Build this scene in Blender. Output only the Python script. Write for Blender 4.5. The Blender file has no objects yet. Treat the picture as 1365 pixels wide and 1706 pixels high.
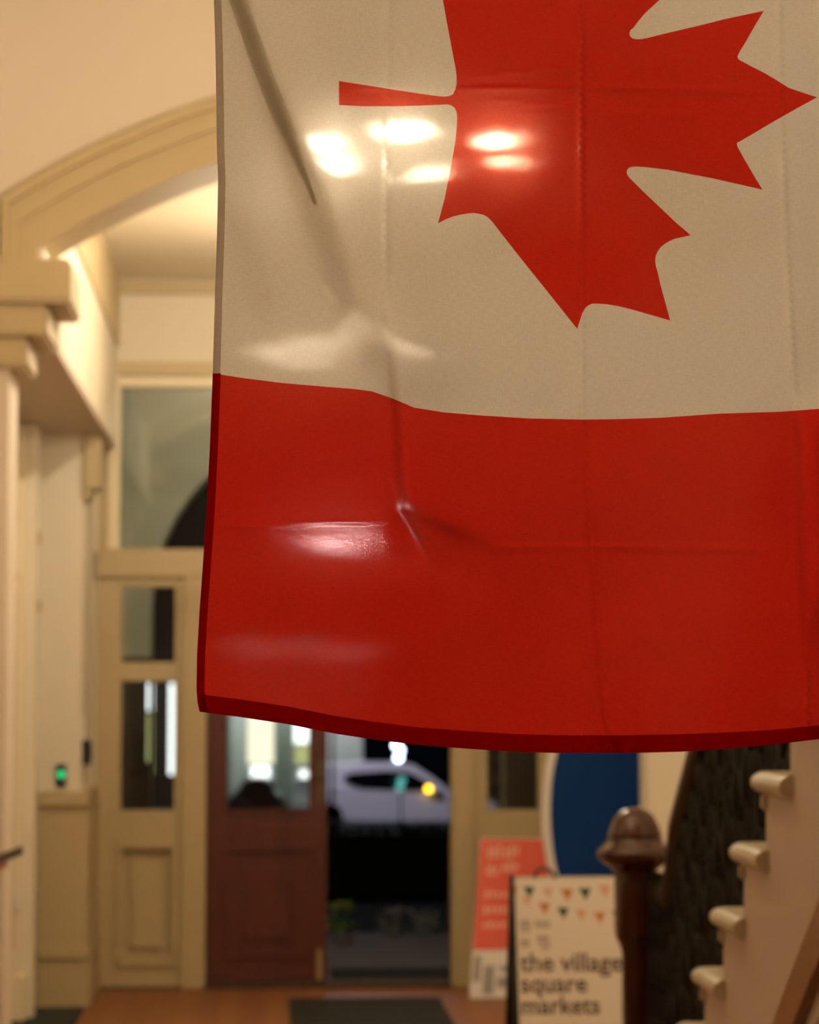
import bpy, bmesh, math, random
from mathutils import Vector, Matrix
from mathutils.geometry import delaunay_2d_cdt

random.seed(7)
R_ = math.radians
scene = bpy.context.scene
COL = scene.collection

# ------------------------------------------------------------------ camera
W, H, F = 1365.0, 1706.0, 4400.0
VX, VY = 440.0, 1155.0                      # vanishing point of the hall
CAMH = 1.53
PITCH = math.atan((VY - H / 2) / F)
YAW = math.atan((W / 2 - VX) * math.cos(PITCH) / F)
cam_d = bpy.data.cameras.new('camera')
cam_d.sensor_fit = 'HORIZONTAL'
cam_d.sensor_width = 14.9
cam_d.lens = F * 14.9 / W
cam_d.clip_start = 0.05
cam_d.clip_end = 300
cam_d.dof.use_dof = True
cam_d.dof.focus_distance = 3.05
cam_d.dof.aperture_fstop = 3.6
cam = bpy.data.objects.new('camera', cam_d)
COL.objects.link(cam)
cam.location = (0, 0, CAMH)
cam.rotation_euler = (math.pi / 2 + PITCH, 0, -YAW)
scene.camera = cam

# ------------------------------------------------------------------ world, exposure
world = bpy.data.worlds.new('night')
scene.world = world
world.use_nodes = True
bg = world.node_tree.nodes['Background']
bg.inputs[0].default_value = (0.25, 0.35, 0.6, 1)
bg.inputs[1].default_value = 0.003
vs = scene.view_settings
vs.view_transform = 'Standard'
vs.look = 'None'
vs.gamma = 1.0
vs.use_curve_mapping = False
vs.exposure = 0.0

WARM = (1.0, 0.83, 0.59)
LAMP_A = 1500.0       # radiance of the globes of the hall chandelier
LAMP_B = 480.0       # ... of the vestibule chandelier
LAMP_C = 100.0        # ... of the unseen chandelier added behind the camera to light the flag front
LAMP_D = 880.0       # ... of the globe under the vestibule ceiling
LAMP_P = 330.0       # ... of the porch lantern

# pixel -> point on the plane Y = const
_Fw = Vector((math.sin(YAW) * math.cos(PITCH), math.cos(YAW) * math.cos(PITCH), math.sin(PITCH)))
_Rt = Vector((math.cos(YAW), -math.sin(YAW), 0))
_Up = _Rt.cross(_Fw)
def ray(px, py):
    return _Fw + _Rt * ((px - W / 2) / F) + _Up * ((H / 2 - py) / F)
def P(px, py, Y):
    r = ray(px, py)
    return Vector((0, 0, CAMH)) + r * (Y / r.y)
def PX(px, Y, py=1300): return P(px, py, Y).x
def PZ(py, Y, px=400): return P(px, py, Y).z

# ------------------------------------------------------------------ materials
MATS = {}
def nodes_of(name):
    m = bpy.data.materials.new(name)
    m.use_nodes = True
    nt = m.node_tree
    return m, nt, nt.nodes['Principled BSDF']

def mat(name, col, rough=0.6, var=0.08, scale=6.0, bump=0.0, bscale=None, metal=0.0, spec=0.5, coat=0.0):
    m, nt, b = nodes_of(name)
    tc = nt.nodes.new('ShaderNodeTexCoord')
    nz = nt.nodes.new('ShaderNodeTexNoise')
    nz.inputs['Scale'].default_value = scale
    nz.inputs['Detail'].default_value = 5
    nt.links.new(tc.outputs['Object'], nz.inputs['Vector'])
    mx = nt.nodes.new('ShaderNodeMix')
    mx.data_type = 'RGBA'
    lo = tuple(max(0, c * (1 - var)) for c in col) + (1,)
    hi = tuple(min(1, c * (1 + var)) for c in col) + (1,)
    mx.inputs['A'].default_value = lo
    mx.inputs['B'].default_value = hi
    nt.links.new(nz.outputs['Fac'], mx.inputs['Factor'])
    nt.links.new(mx.outputs['Result'], b.inputs['Base Color'])
    b.inputs['Roughness'].default_value = rough
    b.inputs['Metallic'].default_value = metal
    b.inputs['Specular IOR Level'].default_value = spec
    if coat:
        b.inputs['Coat Weight'].default_value = coat
        b.inputs['Coat Roughness'].default_value = 0.15
    if bump:
        n2 = nt.nodes.new('ShaderNodeTexNoise')
        n2.inputs['Scale'].default_value = bscale or scale * 8
        nt.links.new(tc.outputs['Object'], n2.inputs['Vector'])
        bp = nt.nodes.new('ShaderNodeBump')
        bp.inputs['Strength'].default_value = bump
        bp.inputs['Distance'].default_value = 0.004
        nt.links.new(n2.outputs['Fac'], bp.inputs['Height'])
        nt.links.new(bp.outputs['Normal'], b.inputs['Normal'])
    MATS[name] = m
    return m

def wood(name, c1, c2, rough=0.35, stretch=(14, 1.2, 14), coat=0.3):
    m, nt, b = nodes_of(name)
    tc = nt.nodes.new('ShaderNodeTexCoord')
    mp = nt.nodes.new('ShaderNodeMapping')
    mp.inputs['Scale'].default_value = stretch
    nz = nt.nodes.new('ShaderNodeTexNoise')
    nz.inputs['Scale'].default_value = 3
    nz.inputs['Detail'].default_value = 8
    nz.inputs['Distortion'].default_value = 0.6
    rp = nt.nodes.new('ShaderNodeValToRGB')
    rp.color_ramp.elements[0].position = 0.3
    rp.color_ramp.elements[0].color = tuple(c1) + (1,)
    rp.color_ramp.elements[1].position = 0.72
    rp.color_ramp.elements[1].color = tuple(c2) + (1,)
    nt.links.new(tc.outputs['Object'], mp.inputs['Vector'])
    nt.links.new(mp.outputs['Vector'], nz.inputs['Vector'])
    nt.links.new(nz.outputs['Fac'], rp.inputs['Fac'])
    nt.links.new(rp.outputs['Color'], b.inputs['Base Color'])
    b.inputs['Roughness'].default_value = rough
    b.inputs['Coat Weight'].default_value = coat
    b.inputs['Coat Roughness'].default_value = 0.2
    MATS[name] = m
    return m

def emit(name, col, strength):
    m = bpy.data.materials.new(name)
    m.use_nodes = True
    nt = m.node_tree
    nt.nodes.clear()
    o = nt.nodes.new('ShaderNodeOutputMaterial')
    e = nt.nodes.new('ShaderNodeEmission')
    e.inputs[0].default_value = tuple(col) + (1,)
    e.inputs[1].default_value = strength
    nt.links.new(e.outputs[0], o.inputs[0])
    MATS[name] = m
    return m

def glass(name, tint=(0.92, 0.95, 0.93), fac=0.12):
    m = bpy.data.materials.new(name)
    m.use_nodes = True
    nt = m.node_tree
    nt.nodes.clear()
    o = nt.nodes.new('ShaderNodeOutputMaterial')
    t = nt.nodes.new('ShaderNodeBsdfTransparent')
    t.inputs[0].default_value = tuple(tint) + (1,)
    g = nt.nodes.new('ShaderNodeBsdfGlossy')
    g.inputs['Roughness'].default_value = 0.03
    fr = nt.nodes.new('ShaderNodeFresnel')
    fr.inputs[0].default_value = 1.45
    mu = nt.nodes.new('ShaderNodeMath')
    mu.operation = 'MULTIPLY'
    mu.inputs[1].default_value = fac / 0.04
    mu.use_clamp = True
    nt.links.new(fr.outputs[0], mu.inputs[0])
    mx = nt.nodes.new('ShaderNodeMixShader')
    nt.links.new(mu.outputs[0], mx.inputs[0])
    nt.links.new(t.outputs[0], mx.inputs[1])
    nt.links.new(g.outputs[0], mx.inputs[2])
    nt.links.new(mx.outputs[0], o.inputs[0])
    MATS[name] = m
    return m

def cloth(name, col, trans, thru, tcol):
    """thin woven flag cloth: scattered light from both sides plus a little light
    that slips straight between the threads and is smeared by them"""
    m = bpy.data.materials.new(name)
    m.use_nodes = True
    nt = m.node_tree
    nt.nodes.clear()
    N, L = nt.nodes, nt.links
    o = N.new('ShaderNodeOutputMaterial')
    tc = N.new('ShaderNodeTexCoord')
    # fine weave relief
    mpa = N.new('ShaderNodeMapping'); mpa.inputs['Scale'].default_value = (900, 1, 160)
    wa = N.new('ShaderNodeTexNoise'); wa.inputs['Scale'].default_value = 1; wa.inputs['Detail'].default_value = 2
    mpb = N.new('ShaderNodeMapping'); mpb.inputs['Scale'].default_value = (120, 1, 900)
    wb = N.new('ShaderNodeTexNoise'); wb.inputs['Scale'].default_value = 1; wb.inputs['Detail'].default_value = 2
    for mp, w in ((mpa, wa), (mpb, wb)):
        L.new(tc.outputs['Object'], mp.inputs['Vector']); L.new(mp.outputs['Vector'], w.inputs['Vector'])
    ad = N.new('ShaderNodeMath'); ad.operation = 'ADD'
    L.new(wa.outputs['Fac'], ad.inputs[0]); L.new(wb.outputs['Fac'], ad.inputs[1])
    rp = N.new('ShaderNodeMapRange')
    rp.inputs['From Min'].default_value = 0.6; rp.inputs['From Max'].default_value = 1.4
    rp.inputs['To Min'].default_value = 0.9; rp.inputs['To Max'].default_value = 1.08
    L.new(ad.outputs[0], rp.inputs['Value'])
    sc = N.new('ShaderNodeVectorMath'); sc.operation = 'SCALE'
    sc.inputs[0].default_value = col
    L.new(rp.outputs[0], sc.inputs['Scale'])
    d = N.new('ShaderNodeBsdfDiffuse'); t = N.new('ShaderNodeBsdfTranslucent')
    L.new(sc.outputs[0], d.inputs['Color']); L.new(sc.outputs[0], t.inputs['Color'])
    m1 = N.new('ShaderNodeMixShader'); m1.inputs[0].default_value = trans
    L.new(d.outputs[0], m1.inputs[1]); L.new(t.outputs[0], m1.inputs[2])
    # threads tilt the normal mostly sideways, so the light that gets through smears into horizontal streaks
    geo = N.new('ShaderNodeNewGeometry')
    mpc = N.new('ShaderNodeMapping'); mpc.inputs['Scale'].default_value = (2600, 1, 420)
    wc = N.new('ShaderNodeTexNoise'); wc.inputs['Scale'].default_value = 1; wc.inputs['Detail'].default_value = 1
    L.new(tc.outputs['Object'], mpc.inputs['Vector']); L.new(mpc.outputs['Vector'], wc.inputs['Vector'])
    s1 = N.new('ShaderNodeMath'); s1.operation = 'SUBTRACT'; s1.inputs[1].default_value = 0.5
    L.new(wc.outputs['Fac'], s1.inputs[0])
    s2 = N.new('ShaderNodeVectorMath'); s2.operation = 'SCALE'; s2.inputs[0].default_value = (3.6, 0, 0)
    L.new(s1.outputs[0], s2.inputs['Scale'])
    va = N.new('ShaderNodeVectorMath'); va.operation = 'ADD'
    L.new(geo.outputs['Normal'], va.inputs[0]); L.new(s2.outputs[0], va.inputs[1])
    vn = N.new('ShaderNodeVectorMath'); vn.operation = 'NORMALIZE'
    L.new(va.outputs[0], vn.inputs[0])
    rf = N.new('ShaderNodeBsdfRefraction')
    rf.inputs['Color'].default_value = tuple(tcol) + (1,)
    rf.inputs['IOR'].default_value = 1.025
    rf.inputs['Roughness'].default_value = 0.38
    L.new(vn.outputs[0], rf.inputs['Normal'])
    fr = N.new('ShaderNodeMapRange')
    fr.inputs['From Min'].default_value = 0.6; fr.inputs['From Max'].default_value = 1.4
    fr.inputs['To Min'].default_value = thru * 0.4; fr.inputs['To Max'].default_value = thru * 1.6
    L.new(ad.outputs[0], fr.inputs['Value'])
    m2 = N.new('ShaderNodeMixShader')
    L.new(fr.outputs[0], m2.inputs[0])
    L.new(m1.outputs[0], m2.inputs[1]); L.new(rf.outputs[0], m2.inputs[2])
    # wider, softer glow round the lamps
    rg = N.new('ShaderNodeBsdfRefraction')
    rg.inputs['Color'].default_value = (tcol[0], tcol[1]**3, tcol[2]**3, 1)
    rg.inputs['IOR'].default_value = 1.04
    rg.inputs['Roughness'].default_value = 0.8
    L.new(vn.outputs[0], rg.inputs['Normal'])
    m3 = N.new('ShaderNodeMixShader'); m3.inputs[0].default_value = thru*0.8
    L.new(m2.outputs[0], m3.inputs[1]); L.new(rg.outputs[0], m3.inputs[2])
    L.new(m3.outputs[0], o.inputs[0])
    MATS[name] = m
    return m

wall_m = mat('cream_plaster', (0.72, 0.64, 0.49), 0.75, 0.04, 1.5, 0.15, 60)
hall_m = mat('hall_plaster', (0.76, 0.655, 0.52), 0.75, 0.05, 1.2, 0.15, 60)
ceil_m = mat('ceiling_plaster', (0.80, 0.70, 0.52), 0.8, 0.03, 1.0)
arch_m = mat('arch_paint', (0.54, 0.42, 0.23), 0.55, 0.05, 2.0)
join_m = mat('cream_joinery_paint', (0.47, 0.365, 0.195), 0.42, 0.05, 2.0)
soff_m = mat('soffit_paint', (0.60, 0.49, 0.38), 0.7, 0.04, 2.0)
lite_m = mat('pale_joinery_paint', (0.78, 0.67, 0.45), 0.45, 0.04, 2.0)
stair_m = mat('stair_plaster', (0.52, 0.41, 0.335), 0.6, 0.05, 2.2, 0.2, 40)
tread_m = mat('stair_paint', (0.58, 0.49, 0.35), 0.3, 0.06, 5.0)
door_m = wood('red_brown_door_paint', (0.070, 0.013, 0.008), (0.105, 0.021, 0.012), 0.35, (4, 4, 1), 0.25)
strip_m = wood('stained_moulding_wood', (0.24, 0.09, 0.025), (0.36, 0.14, 0.04), 0.35, (10, 1, 1))
newel_m = wood('mahogany', (0.036, 0.008, 0.003), (0.075, 0.018, 0.006), 0.18, (8, 8, 1), 0.0)
iron_m = mat('black_iron', (0.009, 0.0085, 0.007), 0.6, 0.3, 20, 0.3, 60, spec=.2)
black_m = mat('black_plastic', (0.012, 0.012, 0.012), 0.4)
brass_m = mat('aged_brass', (0.50, 0.38, 0.18), 0.35, 0.15, 30, metal=0.8)
dull_m = mat('dull_bronze', (0.10, 0.075, 0.035), 0.45, 0.15, 30, metal=0.3)
mat_m = mat('dark_mat_pile', (0.009, 0.009, 0.006), 0.95, 0.35, 120, 0.8, 400)
green_mat_m = mat('green_mat_pile', (0.016, 0.021, 0.010), 0.95, 0.35, 120, 0.8, 400)
pane_m = glass('window_glass', (0.90, 0.93, 0.90), 0.05)

floor_m, nt, b = nodes_of('floor_boards')
tc = nt.nodes.new('ShaderNodeTexCoord')
mp = nt.nodes.new('ShaderNodeMapping'); mp.inputs['Rotation'].default_value = (0, 0, R_(90))
br = nt.nodes.new('ShaderNodeTexBrick')
br.inputs['Scale'].default_value = 1.0
br.inputs['Color1'].default_value = (0.34, 0.125, 0.03, 1)
br.inputs['Color2'].default_value = (0.28, 0.095, 0.022, 1)
br.inputs['Mortar'].default_value = (0.10, 0.035, 0.010, 1)
br.inputs['Mortar Size'].default_value = 0.0015
br.inputs['Brick Width'].default_value = 2.4
br.inputs['Row Height'].default_value = 0.11
nt.links.new(tc.outputs['Object'], mp.inputs['Vector']); nt.links.new(mp.outputs['Vector'], br.inputs['Vector'])
mp2 = nt.nodes.new('ShaderNodeMapping'); mp2.inputs['Scale'].default_value = (18, 1.5, 18)
nz = nt.nodes.new('ShaderNodeTexNoise'); nz.inputs['Scale'].default_value = 3; nz.inputs['Detail'].default_value = 8
nt.links.new(tc.outputs['Object'], mp2.inputs['Vector']); nt.links.new(mp2.outputs['Vector'], nz.inputs['Vector'])
mx = nt.nodes.new('ShaderNodeMix'); mx.data_type = 'RGBA'; mx.blend_type = 'MULTIPLY'; mx.inputs['Factor'].default_value = 0.45
nt.links.new(br.outputs['Color'], mx.inputs['A']); nt.links.new(nz.outputs['Color'], mx.inputs['B'])
nt.links.new(mx.outputs['Result'], b.inputs['Base Color'])
b.inputs['Roughness'].default_value = 0.52

# ------------------------------------------------------------------ mesh helpers
class MB:
    def __init__(self): self.bm = bmesh.new()
    def box(self, x0, x1, y0, y1, z0, z1):
        v = [self.bm.verts.new(c) for c in ((x0,y0,z0),(x1,y0,z0),(x1,y1,z0),(x0,y1,z0),(x0,y0,z1),(x1,y0,z1),(x1,y1,z1),(x0,y1,z1))]
        for f in ((0,3,2,1),(4,5,6,7),(0,1,5,4),(1,2,6,5),(2,3,7,6),(3,0,4,7)):
            self.bm.faces.new([v[i] for i in f])
        return self
    def prism(self, pts, axis, a0, a1):
        """pts: 2D outline; axis 'x' -> (y,z), 'y' -> (x,z), 'z' -> (x,y)"""
        def mk(p, a):
            if axis == 'x': return (a, p[0], p[1])
            if axis == 'y': return (p[0], a, p[1])
            return (p[0], p[1], a)
        A = [self.bm.verts.new(mk(p, a0)) for p in pts]
        B = [self.bm.verts.new(mk(p, a1)) for p in pts]
        n = len(pts)
        self.bm.faces.new(A); self.bm.faces.new(B[::-1])
        for i in range(n):
            self.bm.faces.new([A[i], B[i], B[(i+1) % n], A[(i+1) % n]])
        return self
    def lathe(self, prof, c=(0,0,0), seg=24, square=0.0):
        rings = []
        for r, z in prof:
            ring = []
            for k in range(seg):
                a = 2*math.pi*(k+0.5)/seg
                s = 1.0
                if square:
                    s = (1-square) + square / max(abs(math.cos(a)), abs(math.sin(a)))
                ring.append(self.bm.verts.new((c[0]+r*s*math.cos(a), c[1]+r*s*math.sin(a), c[2]+z)))
            rings.append(ring)
        for A, B in zip(rings, rings[1:]):
            for k in range(seg):
                self.bm.faces.new([A[k], A[(k+1) % seg], B[(k+1) % seg], B[k]])
        self.bm.faces.new(rings[0][::-1]); self.bm.faces.new(rings[-1])
        return self
    def tube(self, pts, r, seg=8):
        pts = [Vector(p) for p in pts]
        rings = []
        for i, p in enumerate(pts):
            t = (pts[min(i+1, len(pts)-1)] - pts[max(i-1, 0)]).normalized()
            u = t.cross(Vector((0, 0, 1)))
            if u.length < 1e-3: u = t.cross(Vector((1, 0, 0)))
            u.normalize(); w = t.cross(u)
            rr = r[i] if isinstance(r, (list, tuple)) else r
            rings.append([self.bm.verts.new(p + u*rr*math.cos(2*math.pi*k/seg) + w*rr*math.sin(2*math.pi*k/seg)) for k in range(seg)])
        for A, B in zip(rings, rings[1:]):
            for k in range(seg):
                self.bm.faces.new([A[k], A[(k+1) % seg], B[(k+1) % seg], B[k]])
        self.bm.faces.new(rings[0][::-1]); self.bm.faces.new(rings[-1])
        return self
    def ball(self, c, r, sub=2, scale=(1,1,1)):
        M = Matrix.Translation(c) @ Matrix.Diagonal((*scale, 1))
        bmesh.ops.create_icosphere(self.bm, subdivisions=sub, radius=r, matrix=M)
        return self
    def quad(self, a, b, c, d):
        self.bm.faces.new([self.bm.verts.new(p) for p in (a, b, c, d)])
        return self
    def xform(self, M):
        self.bm.transform(M); return self
    def bevel(self, w, seg=2):
        bmesh.ops.bevel(self.bm, geom=list(self.bm.edges), offset=w, segments=seg, affect='EDGES', clamp_overlap=True)
        return self
    def build(self, name, m, parent=None, smooth=False):
        bmesh.ops.recalc_face_normals(self.bm, faces=list(self.bm.faces))
        me = bpy.data.meshes.new(name)
        self.bm.to_mesh(me); self.bm.free()
        me.materials.append(m)
        if smooth:
            for p in me.polygons: p.use_smooth = True
            if smooth != 'all':
                me.set_sharp_from_angle(angle=R_(38))
        return link(name, me, parent)

def link(name, data, parent=None):
    o = bpy.data.objects.new(name, data)
    COL.objects.link(o)
    if parent is not None: o.parent = parent
    return o
def tag(o, label=None, cat=None, group=None, kind=None):
    if label: o['label'] = label
    if cat: o['category'] = cat
    if group: o['group'] = group
    if kind: o['kind'] = kind
    return o
def empty(name, loc=(0, 0, 0)):
    """an Empty at the thing's base; parts are built in world coordinates"""
    o = bpy.data.objects.new(name, None)
    COL.objects.link(o); o.empty_display_size = 0.1
    o['_base'] = loc
    return o
def seat_root(o):
    loc = Vector(o['_base']); del o['_base']
    o.location = loc
    for ch in o.children:
        ch.matrix_parent_inverse = Matrix.Translation(-loc)
def struct(name, mb, m, label, cat, smooth=False):
    return tag(mb.build(name, m, None, smooth), label, cat, kind='structure')

def text_mesh(body, size, bold=0.0):
    cu = bpy.data.curves.new('lettering', 'FONT')
    cu.body = body; cu.size = size; cu.offset = bold; cu.resolution_u = 3; cu.extrude = 0.0006
    ob = bpy.data.objects.new('lettering', cu)
    COL.objects.link(ob)
    dg = bpy.context.evaluated_depsgraph_get()
    me = bpy.data.meshes.new_from_object(ob.evaluated_get(dg))
    bpy.data.objects.remove(ob); bpy.data.curves.remove(cu)
    return me

# ================================================================== STRUCTURE
YD = 13.9            # plane of the entrance joinery
YA0, YA1 = 9.6, 9.95 # arch wall
XL_H, XR = -2.0, 2.35
XU = PX(195, YD, 650)          # upper left wall of the vestibule
ZSOF = PZ(742, YD, 188)        # soffit over the left recess
ZCV = PZ(465, YD, 250)         # vestibule ceiling
ZCH = 4.12                     # hall ceiling
Y0 = -4.0

struct('floor', MB().box(-2.1, 2.5, Y0, YD + 0.12, -0.1, 0.0), floor_m, 'orange brown timber board floor of the entrance hall', 'floor')
struct('ceiling', MB().box(XL_H - .1, XR + .1, Y0, YA0, ZCH, ZCH + 0.1), ceil_m, 'cream plaster ceiling of the hall in front of the arch', 'ceiling')
struct('ceiling_vestibule', MB().box(-1.4, XR + .1, YA1, YD + .1, ZCV, ZCV + 0.1), ceil_m, 'lit cream plaster ceiling behind the arch', 'ceiling')
struct('wall_left', MB().box(XL_H - .1, XL_H, Y0, YA0, 0, ZCH), hall_m, 'plain cream wall along the left of the front hall', 'wall')
struct('wall_right', MB().box(XR, XR + .1, Y0, YD + .1, 0, ZCH), hall_m, 'cream wall behind the stair railing on the right', 'wall')
struct('wall_rear', MB().box(XL_H - .1, XR + .1, Y0 - .1, Y0, 0, ZCH), hall_m, 'cream end wall of the hall behind the viewer', 'wall')

# --- arch wall
ACX, ARO, ARI, ACZ = 0.81, 3.20, 2.985, 0.0
po = P(326, 181, YA0)
ACZ = po.z - math.sqrt(ARO**2 - (ACX - po.x)**2)
XSP = PX(72, YA0, 410)                      # spring of the inner edge
def arc_pts(r, xa, xb, n):
    return [(xa + (xb - xa)*i/n, ACZ + math.sqrt(max(0, r*r - (xa + (xb - xa)*i/n - ACX)**2))) for i in range(n + 1)]
XSPR = 2*ACX - XSP
ARCZ0 = PZ(440, YA0, 60)                    # top of the impost block
w = MB()
inner = arc_pts(ARI, XSP, XSPR, 40)
# wall above the arch as a strip of quads prisms
for (xa, za), (xb, zb) in zip(inner, inner[1:]):
    w.prism([(xa, za), (xb, zb), (xb, ZCH), (xa, ZCH)], 'y', YA0, YA1)
w.box(XL_H, XSP, YA0, YA1, ARCZ0, ZCH)
w.box(XSPR, XR, YA0, YA1, ARCZ0, ZCH)
XSH = PX(12, YA0, 900)                      # right edge of the pier shaft
w.box(XL_H, XSH, YA0, YA1, 0, ARCZ0)
XSHR = 2*ACX - XSH
w.box(min(XSHR, XR), XR, YA0, YA1, 0, ARCZ0)
struct('wall_arch', w, hall_m, 'cream wall pierced by the wide low arch', 'wall')
# archivolt mouldings, proud of the wall
def arc_band(name, r0, r1, y0, y1, label):
    xa = XSP - 0.0
    m_ = MB()
    n = 44
    a0 = math.asin((ACX - PX(8, YA0, 345)) / ARO)
    pts0, pts1 = [], []
    for i in range(n + 1):
        a = -a0 + 2*a0*i/n
        pts0.append((ACX + r0*math.sin(a), ACZ + r0*math.cos(a)))
        pts1.append((ACX + r1*math.sin(a), ACZ + r1*math.cos(a)))
    pts0 = [(pts0[0][0], ARCZ0)] + pts0 + [(pts0[-1][0], ARCZ0)]
    pts1 = [(pts1[0][0], ARCZ0)] + pts1 + [(pts1[-1][0], ARCZ0)]
    xc = lambda p: (max(-9, min(XR - .001, p[0])), p[1])
    pts0 = [xc(p) for p in pts0]; pts1 = [xc(p) for p in pts1]
    rg = [[m_.bm.verts.new((p[0], y, p[1])) for p, y in ((pts0[i], y0), (pts1[i], y0), (pts1[i], y1), (pts0[i], y1))] for i in range(len(pts0))]
    for A, B in zip(rg, rg[1:]):
        for j in range(4):
            m_.bm.faces.new([A[j], A[(j + 1) % 4], B[(j + 1) % 4], B[j]])
    m_.bm.faces.new(rg[0]); m_.bm.faces.new(rg[-1])
    return struct(name, m_, arch_m, label, 'moulding', True)
arc_band('trim_1', ARO - 0.035, ARO, YA0 - 0.075, YA0 + 0.001, 'tan outermost raised bead of the arch moulding')
arc_band('trim_2', ARO - 0.105, ARO - 0.035, YA0 - 0.05, YA0 + 0.001, 'tan middle band of the arch moulding')
arc_band('trim_3', ARI - 0.004, ARO - 0.105, YA0 - 0.028, YA1 + 0.004, 'tan broad inner band and underside of the arch')
# stepped impost (capital) under the arch spring
def impost(side):
    tiers = [(122, 441, 500, 0.13), (82, 505, 552, 0.09), (48, 556, 602, 0.05)]
    e = empty('trim_4' if side < 0 else 'trim_5', (XSH - .1 if side < 0 else XR - .05, YA0, 2.6))
    ztop = ARCZ0
    for px, yt, yb, pr in tiers:
        x1 = PX(px, YA0, yt)
        z1 = ztop
        z0 = PZ(yb + 12, YA0, 40)
        xl, xr = (XSH - 0.6, x1) if side < 0 else (min(2*ACX - x1, XR - 0.02), XR)
        b_ = MB().box(xl, xr, YA0 - pr, YA1 + pr * 0.5, z0, z1)
        b_.bevel(0.012, 2)
        b_.build('impost_tier', arch_m, e)
        ztop = z0
    seat_root(e)
    tag(e, 'stepped tan impost block under the left end of the arch' if side < 0 else 'stepped tan impost block under the right end of the arch', 'moulding', kind='structure')
impost(-1); impost(1)

# --- left side of the vestibule
struct('wall_vestibule_left', MB().box(XU - .5, XU, YA1, YD + .1, ZSOF, ZCV), wall_m, 'brightly lit cream wall above the left recess', 'wall')
ZFR = PZ(578, YD, 193)
struct('trim_6', MB().box(XU, XU + 0.012, YA1, YD, ZFR, ZCV).bevel(0.003), arch_m, 'tan frieze band along the top of the lit left wall', 'moulding')
struct('trim_7', MB().box(XU - .5, XU - .004, YA1, YD + .1, ZSOF - 0.02, ZSOF - 0.001), soff_m, 'mauve brown soffit under the left wall', 'soffit')
XRE = -1.22
struct('wall_recess', MB().box(XRE - .1, XRE, YA1, YD + .1, 0, ZSOF - .02), wall_m, 'cream recess wall behind the arch pier', 'wall')
# stub wall with dado and plinth facing the camera
YS = 13.07
xs0, xs1 = PX(68, YS, 1000), PX(138, YS, 1000)
struct('wall_stub', MB().box(XRE, xs1, YS, YD + .1, 0, ZSOF - .02), wall_m, 'narrow cream wall end beside the entrance sidelight', 'wall')
zd0, zd1 = PZ(1344, YS, 100), PZ(1318, YS, 100)
struct('trim_8', MB().box(xs0 - .003, PX(149, YS, 1330), YS - .045, YD, zd0, zd1).bevel(.008), join_m, 'cream dado rail under the green exit button', 'dado rail')
struct('trim_9', MB().box(xs0, PX(147, YS, 1450), YS - .02, YD, 0, zd0), join_m, 'cream panelled dado below the dado rail', 'dado')
zp = PZ(1592, YS, 100)
b_ = MB().box(xs0 - .006, PX(150, YS, 1600), YS - .035, YD, 0, zp).bevel(.004)
struct('baseboard_left', b_, join_m, 'tall cream plinth block at the foot of the wall end', 'baseboard')
struct('trim_10', MB().box(xs0 - .006, PX(150, YS, 1600), YS - .05, YD, zp - .02, zp + .035).bevel(.01), join_m, 'cream moulded cap of the plinth block', 'moulding')
# bracket under the soffit
e = empty('corbel_bracket', (xs1 + .04, YS, ZSOF - .3))
for i, (xa, xb, za, zb) in enumerate(((138, 166, 815, 742), (138, 152, 832, 812))):
    MB().box(PX(xa, YS, 780), PX(xb, YS, 780), YS - .02, YS + .25, PZ(za, YS, 150), ZSOF - .02 if i == 0 else PZ(zb, YS, 150)).bevel(.008).build('bracket_step', join_m, e)
seat_root(e); tag(e, 'small stepped cream bracket below the soffit corner', 'bracket', kind='structure')

# left doorway casing in the recess
YC = 12.58
e = empty('door_3', (XRE, YC, 0))
MB().box(XRE, PX(38, YC, 1000), YC - .10, YC + .02, 0, ZSOF - .02).bevel(.008).build('casing', lite_m, e)
MB().box(XRE, PX(61, YC, 1000), YC, YC + .12, 0, ZSOF - .02).bevel(.008).build('casing', wall_m, e)
MB().box(XRE, PX(40, YC - .1, 1690), YC - .115, YC, 0, 0.22).bevel(.006).build('plinth_block', lite_m, e)
MB().box(PX(22, YC - .1, 1200), PX(27, YC - .1, 1200), YC - .112, YC - .1, PZ(1580, YC - .1, 25), PZ(985, YC - .1, 25)).build('gap_strip', soff_m, e)  # brown strip coloured for the dark gap between door and frame
for py in (862, 962):
    MB().box(PX(21, YC - .1, py), PX(29, YC - .1, py), YC - .118, YC - .1, PZ(py + 8, YC - .1, 25), PZ(py - 8, YC - .1, 25)).bevel(.003).build('hinge', brass_m, e)
for py in (895, 1010):
    MB().box(PX(59, YC, py), PX(68, YC, py), YC + .01, YC + .06, PZ(py + 9, YC, 65), PZ(py - 9, YC, 65)).bevel(.003).build('hinge', brass_m, e)
white_m = mat('white_plastic', (0.75, 0.70, 0.66), 0.4)
MB().box(PX(24, YC - .1, 1500), PX(33, YC - .1, 1500), YC - .125, YC - .1, PZ(1512, YC - .1, 28), PZ(1485, YC - .1, 28)).bevel(.003).build('latch_plate', white_m, e)
seat_root(e); tag(e, 'cream side doorway casing in the left recess beyond the arch pier', 'doorway', kind='structure')

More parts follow.
